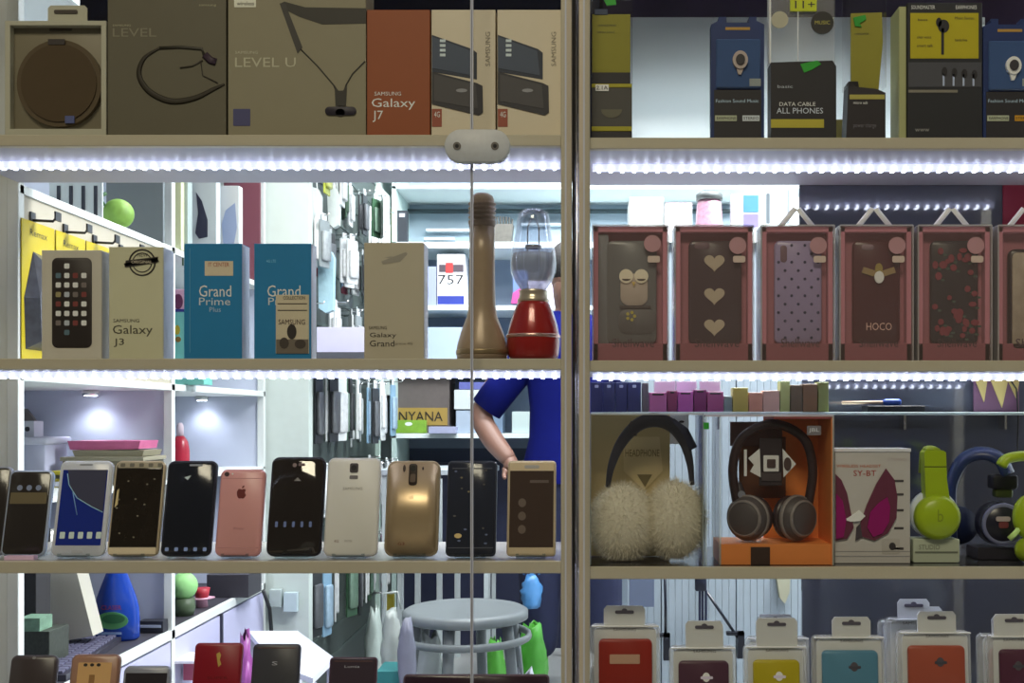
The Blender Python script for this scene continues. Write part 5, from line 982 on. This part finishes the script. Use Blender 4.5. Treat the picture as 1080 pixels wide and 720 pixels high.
# ---- right hand side of the shop
CW = s_(176, 192, 200, .35)
t, F = at('storage_cabinet', 'tall white cabinet with ribbed doors behind the clear headphone boxes', 'cabinet', 752, 1.0, z=0)
kc = F.k; m = MB(F); m.box(F.X(662), F.X(856), .012, .42, 0, 1.50, CW); m.build('body', t)
for a, b in ((662, 697), (698, 776), (777, 856)):
    m = MB(F); n = int((b-a)/7)
    for q in range(n):
        u0 = a+(b-a)*q/n; u1 = a+(b-a)*(q+1)/n; m.pp_ = None; m.box(F.X(u0)+.0002, F.X(u1)-.0006, 0, .012, .02, 1.48, CW)
    m.build('door', t)
m = MB(F); m.box(F.X(660), F.X(858), -.01, .43, 1.5002, 1.52, LW); m.build('top', t)
CTZ = 1.521
boxat('picture_frame', 'small blue picture stand on the white cabinet', 'picture', 771, 802, 205, 1.05, s_(206, 216, 214), .02, z=CTZ, extra=lambda m: (m.pr(784, 800, 206, 224, -.001, -.0003, s_(70, 140, 200)), m.pr(784, 800, 226, 240, -.001, -.0003, s_(120, 110, 190))))
t, F = at('candy_jar', 'glass jar of pink sweets with a dark lid on the white cabinet', 'jar', 748, 1.08, z=CTZ); k = F.k
m = MB(); m.lathe([(.001, 0), (15*k, 0), (16*k, .005), (14*k, .05), (13*k, .085), (12*k, .098), (.001, .098)], (0, 0, 0), s_(190, 140, 160, .3, noise=.5, scale=120), 24); m.build('jar', t); m = MB(); m.lathe([(.001, .098), (14*k, .098), (14*k, .112), (9*k, .120), (.001, .12)], (0, 0, 0), s_(90, 96, 96), 24); m.build('lid', t)
boxat('white_carton', 'plain white carton at the post end of the cabinet top', 'box', 664, 700, 208, 1.2, s_(224, 232, 228), .15, z=CTZ)
boxat('white_carton', 'white carton with a pink edge in the middle of the cabinet top', 'box', 702, 730, 214, 1.15, s_(232, 230, 230), .15, z=CTZ, extra=lambda m: m.pr(702, 730, 214, 217, -.001, -.0003, s_(226, 190, 196)))
boxat('tall_pack', 'tall white and grey pack at the dark board end of the cabinet top', 'package', 806, 838, 192, 1.1, s_(214, 228, 222), .08, z=CTZ, extra=lambda m: (m.pr(808, 812, 204, 236, -.001, -.0003, s_(80, 90, 96)), m.pr(830, 833, 200, 236, -.001, -.0003, s_(120, 130, 134))))
# slim display ledge behind the right cabinet and its small goods
LY = .262; kL = kof(LY); LZ = EYE+(VPY-434.5)*kL
t = thing('glass_ledge', 'narrow glass ledge holding little boxes behind the third right shelf', 'shelf', (.36, LY, LZ))
m = MB(); m.slab(-.355, .40, 0, .062, -.005, 0, mat((.62, .74, .74), .1, spec=.7), .0008, .0006, 1); m.build('board', t)
for px in (640, 760, 842, 960, 1068): m = MB(); m.box((px-VPX)*kL-.36-.002, (px-VPX)*kL-.36+.002, .03, .06, -.03, -.0052, CHROME); m.build('bracket', t)
def small(nm, lb, cat, x0, x1, a, c, y=LY+.006, dep=.03, extra=None, base=None): return boxat(nm, lb, cat, x0, x1, a, y, s_(*c, .4), dep, z=LZ+.0003 if base is None else None, base=base, extra=extra)
NB = (44, 52, 118)
for i, (a, b) in enumerate(((623, 635.5), (636, 648.5), (649, 661.5), (662, 676))): small('navy_box', ['navy box at the frame post end of the glass ledge', 'second navy box from the frame post on the glass ledge', 'third navy box from the frame post on the glass ledge', 'navy box nearest the pink packets on the glass ledge'][i], 'box', a, b, 403, NB, extra=lambda m, a=a, b=b: m.pr((a+b)/2-2, (a+b)/2+2, 406, 409, -.001, -.0003, s_(190, 200, 236), .8, .0001))  # pale dots paint the light strip's reflection on each navy box
small('brown_box', 'slim brown box between the navy boxes and the pink packets', 'box', 677.5, 684, 404, (110, 100, 108))
pk_ = [(685, 703, 414, (206, 110, 170)), (704, 714, 412, (160, 60, 110)), (715, 731, 413, (210, 100, 190)), (732, 745, 411, (150, 50, 120)), (746, 763, 413, (190, 90, 150))]
for i, (a, b, c, col) in enumerate(pk_): small('pink_packet', ['light pink packet', 'dark magenta packet', 'bright pink packet with violet band', 'deep plum packet', 'rosy packet'][i]+' on the glass ledge above the headphones', 'package', a, b, c, col, extra=lambda m, a=a, b=b, c=c: m.pr(a+3, b-3, c+1, c+3, -.001, -.0003, s_(60, 30, 50)))
for i, (a, b, c, col, lb) in enumerate([(764, 772, 418, (140, 160, 160), 'small grey packet'), (773, 789, 409, (212, 196, 90), 'mustard yellow packet'), (790, 804, 414, (226, 160, 130), 'peach packet'), (805, 822, 412, (220, 180, 160), 'cream packet'), (823, 833, 402, (190, 200, 120), 'pale green packet'), (834, 846, 406, (120, 100, 70), 'brown green packet'), (847, 862, 405, (150, 110, 70), 'tan packet'), (863, 874, 403, (160, 170, 90), 'olive yellow packet')]):
    small('small_packet', lb+' on the glass ledge above the headphone boxes', 'package', a, b, c, col)
for i, (a, b) in enumerate(((690, 712), (713, 735), (738, 760))): small('white_packet', ['first', 'second', 'third'][i]+' white packet standing behind the pink packets on the glass ledge', 'package', a, b, 402, (214, 214, 220), y=LY+.040, dep=.012)
t, F = at('screwdriver', 'thin tool with a bright blue handle and tan shaft on the glass ledge', 'tool', 922, LY+.02, z=LZ+.004)
m = MB(F); m.tube([(F.X(888), 0, .012), (F.X(931), 0, .013)], .0028, s_(200, 170, 140), 8); m.build('shaft', t); m = MB(F); m.tube([(F.X(931), 0, .013), (F.X(934), 0, .013), (F.X(948), 0, .013), (F.X(950), 0, .013)], [.003, .006, .006, .004], s_(40, 90, 200), 10); m.build('handle', t)
boxat('black_case', 'flat black case lying under the blue handled tool', 'case', 915, 976, 428, LY+.006, s_(26, 28, 34, .3), .04, z=LZ+.0003)
t, F = at('pennant_string', 'mauve board with pointed yellow pennants at the end of the ledge', 'decoration', 1056, LY+.05, z=LZ+.0004)
m = MB(F); m.pr(1028, 1076, 398, F.base, .004, .008, s_(120, 80, 110)); m.build('board', t)
m = MB(F)
for a, b, c in ((1028, 1042, 424), (1044, 1064, 430), (1062, 1076, 420)): m.pp([(a, 398), (b, 398), ((a+b)/2+3, c)], 0, .003, s_(222, 196, 120))
m.build('pennant', t)
m = MB(); m.tube([wp(1060, 392, .31), wp(1072, 410, .31), wp(1074, 440, .31), wp(1073, 476, .31)], .0015, BLACK, 6); m.build('cable', None, 'thin black cable hanging past the yellow pennants', 'cable')
boxat('red_band', 'crimson folded cloth on the shop side of the ledge behind the orange box', 'cloth', 792, 876, 434.8, .34, s_(200, 90, 110), .06, base=438) if False else None
# selfie sticks hanging on the ribbed cabinet
def stick(lb, P, clampat):
    t = thing('selfie_stick', lb, 'selfie stick', wp(*P[0], .975)); o0 = t.location
    m = MB(); m.tube([wp(a, b, .975)-o0 for a, b in P], .0035, s_(24, 30, 44, .35), 8); m.build('pole', t)
    c = wp(*clampat, .975)-o0; m = MB(); m.M = Matrix.Translation(c); m.box(-.008, .008, -.010, .008, -.035, .028, s_(24, 28, 40)); m.box(-.034, .008, -.010, .006, .020, .028, s_(24, 28, 40)); m.build('clamp', t)
stick('black selfie stick hanging slanted on the ribbed white cabinet', [(744, 622), (778, 672)], (781, 678))
stick('thin black selfie stick hanging upright by the cabinet door seam', [(701, 600), (702, 640), (702, 676)], (703, 680))
t, F = at('tripod', 'black folded mini tripod hanging above the plum case pack', 'tripod', 741, .97, base=658)
m = MB(F)
for dx in (-3, 0, 3.5): m.pr(741+dx-1.2, 741+dx+1.2, 622, 656, -.004, .004, s_(34, 44, 74), 1, .001)
m.build('leg', t); m = MB(F); m.pr(733, 745, 606, 623, -.008, .008, s_(30, 38, 62), 2, .002); m.pr(736, 741, 596, 607, -.004, .004, s_(30, 38, 62), 1, .001); m.build('head', t)
t, F = at('beige_brush', 'beige wedge shaped brush hanging on the cabinet behind the yellow case pack', 'brush', 825, .989, base=636); m = MB(F); m.pp([(817, 600), (833, 600), (832, 624), (827, 636), (822, 630)], -.01, .01, s_(190, 190, 160)); m.build('head', t); m = MB(F); m.pr(825, 828, 585, 602, -.003, .003, s_(200, 200, 190)); m.build('handle', t)
boxat('blue_grey_case', 'blue grey case hanging between the jeans and the ribbed cabinet', 'case', 664, 690, 606, .93, s_(110, 124, 150), .03, base=640)

# ------------------------------------------------------------------ the person at the back, blue shirt, back towards us
PY = 2.72; kp = kof(PY)
person = thing('person', 'person in a bright blue short sleeved shirt with a bent arm, behind the frame post', 'person', ((600-VPX)*kp, PY, 0))
SKIN = s_(132, 94, 78, .5, noise=.05); SHIRT = s_(14, 24, 122, .85, noise=.12, spec=.1); JEAN = s_(28, 36, 76, .8, noise=.2)
def pv(px, py, dy=0): v = wp(px, py, PY+dy); return Vector((v.x-person.location.x, dy, v.z))
def skin(name, verts, edges, rad, m_, parent, sub=2):
    me = bpy.data.meshes.new(name); me.from_pydata([tuple(v) for v in verts], edges, []); o = bpy.data.objects.new(name, me); COL.objects.link(o); o.parent = parent
    sk = o.modifiers.new('skin', 'SKIN'); sk.use_smooth_shade = True
    for i, r in enumerate(rad): me.skin_vertices[0].data[i].radius = (r, r) if not isinstance(r, tuple) else r
    me.skin_vertices[0].data[0].use_root = True
    ss = o.modifiers.new('sub', 'SUBSURF'); ss.levels = sub; ss.render_levels = sub; me.materials.append(m_); return o
# continuous body: pelvis root
V = [Vector((0, 0, .92)), Vector((0, .0, 1.10)), Vector((0, .01, 1.30)), Vector((0, 0, 1.43)), Vector((0, -.01, 1.50)), Vector((0, -.02, 1.58)), Vector((0, -.02, 1.68)),
     Vector((-.17, 0, 1.40)), pv(512, 424, .02), pv(506, 440, .02), pv(521, 466, -.04), pv(540, 488, -.09),
     Vector((.18, 0, 1.40)), Vector((.25, -.03, 1.14)), Vector((.22, .10, .95)), Vector((.20, .16, .88)),
     Vector((-.10, 0, .86)), Vector((-.115, -.02, .49)), Vector((-.12, .03, .09)), Vector((-.12, -.10, .035)),
     Vector((.10, 0, .86)), Vector((.13, -.02, .49)), Vector((.15, .03, .09)), Vector((.15, -.10, .035))]
E = [(0, 1), (1, 2), (2, 3), (3, 4), (4, 5), (5, 6), (3, 7), (7, 8), (8, 9), (9, 10), (10, 11), (3, 12), (12, 13), (13, 14), (14, 15), (0, 16), (16, 17), (17, 18), (18, 19), (0, 20), (20, 21), (21, 22), (22, 23)]
RD = [(.115, .09), (.115, .09), (.14, .10), (.10, .07), .05, (.075, .09), (.065, .08), .055, .050, .050, .047, .034, .055, .042, .036, .026, .085, .055, .038, .035, .085, .055, .038, .035]
skin('body', V, E, RD, SKIN, person)
# shirt and trousers follow the body a little wider
m = MB()
m.rings([[(a*math.cos(2*math.pi*j/28), .005+b*math.sin(2*math.pi*j/28), z) for j in range(28)] for z, a, b in ((.82, .186, .145), (.90, .184, .142), (1.0, .160, .125), (1.12, .158, .124), (1.25, .172, .128), (1.34, .186, .122), (1.40, .200, .108), (1.44, .185, .092), (1.475, .12, .076), (1.505, .069, .064))], SHIRT, cap1=False, cap0=False)
e_ = pv(513, 431, .02); a_ = Vector((-.125, 0, 1.392)); m.tube([tuple(a_), tuple(a_.lerp(e_, .35)), tuple(a_.lerp(e_, .7)), tuple(e_)], [.070, .076, .070, .067], SHIRT, 16)
m.ell((-.165, 0, 1.405), .075, .075, .062, SHIRT, 18, 10); m.ell((.165, 0, 1.405), .075, .075, .062, SHIRT, 18, 10); m.tube([(.125, 0, 1.392), (.20, -.01, 1.32), (.235, -.02, 1.22)], [.070, .076, .067], SHIRT, 16); m.build('shirt', person)
skin('trousers', [Vector((0, 0, .96)), Vector((0, 0, .86)), Vector((-.10, 0, .80)), Vector((-.115, -.02, .49)), Vector((-.12, .03, .10)), Vector((.10, 0, .80)), Vector((.13, -.02, .49)), Vector((.15, .03, .10))],
     [(0, 1), (1, 2), (2, 3), (3, 4), (1, 5), (5, 6), (6, 7)], [(.165, .13), (.165, .135), .125, .095, .078, .125, .095, .078], JEAN, person)
# hand: palm and five fingers resting forward
h0 = pv(540, 488, -.09)
def hand(h0, dirv, name, sx):
    d = dirv.normalized(); side = Vector((1, .1, 0)).cross(d).cross(d).normalized(); side = Vector((sx, 0, 0)); nrm = d.cross(side).normalized(); vs = [h0+d*.005, h0-d*.055, h0+d*.05, h0+d*.085]; es = [(0, 1), (0, 2), (2, 3)]; rd = [(.028, .022), (.028, .026), (.036, .018), (.034, .015)]
    for i, (o_, l_) in enumerate(((-.027, .065), (-.009, .078), (.009, .072), (.027, .056))):
        b = h0+d*.070+side*o_; k_ = len(vs); vs += [b, b+d*l_*.5+nrm*.006, b+d*l_*.85+nrm*.022, b+d*l_+nrm*.036]; es += [(2, k_), (k_, k_+1), (k_+1, k_+2), (k_+2, k_+3)]; rd += [.009, .0085, .0078, .006]
    b = h0+d*.03+side*-.034; k_ = len(vs); vs += [b, b+d*.03-side*.022, b+d*.055-side*.028+nrm*.012]; es += [(0, k_), (k_, k_+1), (k_+1, k_+2)]; rd += [.013, .010, .008]
    skin(name, vs, es, rd, SKIN, person)
hand(h0, Vector((.45, -.45, -.8)), 'hand', 1); hand(Vector((.20, .16, .88)), Vector((0, .1, -1)), 'hand', -1)
# head: face away from us towards the shelves, hair short and dark
m = MB(); m.ell((0, -.0, 0), .075, .098, .115, SKIN, 24, 16)
m.add([(-.012, .094, .0), (.012, .094, .0), (0, .118, -.022), (0, .096, -.03), (0, .092, .02)], [(0, 2, 4), (1, 4, 2), (0, 3, 2), (1, 2, 3)], SKIN, True)
m.ell((-.077, 0, -.005), .010, .018, .030, SKIN, 10, 8); m.ell((.077, 0, -.005), .010, .018, .030, SKIN, 10, 8); m.build('head', person, loc=(0, -.005, 1.66))
m = MB()
for sx in (-1, 1): m.ell((sx*.030, .082, .012), .014, .012, .008, s_(230, 230, 226), 10, 8); m.ell((sx*.030, .091, .012), .006, .005, .006, BLACK, 8, 6)
m.build('eyes', person, loc=(0, -.005, 1.66)); m = MB(); m.ell((0, .084, -.050), .024, .010, .007, s_(176, 96, 90), 12, 8); m.build('mouth', person, loc=(0, -.005, 1.66))
m = MB(); m.ell((0, -.014, .030), .083, .098, .100, s_(30, 26, 26, .7, noise=.4, scale=120, bump=.6), 24, 16); m.build('hair', person, loc=(0, -.005, 1.66))
for sx in (-1, 1): m = MB(); m.ell((sx*.135, .03, .04), .048, .125, .04, s_(40, 40, 46), 18, 10); m.build('shoe', person)
# a step the counter the hand rests on
t = thing('side_counter', 'pale topped side counter under the bent arm at the back', 'counter', (bx(470), 2.5, 0))
for lx in (-.14, .25):
    for ly in (.01, .34): MB().box(lx-.008, lx+.008, ly-.008, ly+.008, 0, .8601, s_(190, 200, 200)).build('leg', t)
m = MB(); m.slab(-.16, .27, -.01, .37, .8602, .88, s_(180, 190, 196), .001, .001, 1); m.build('top', t)
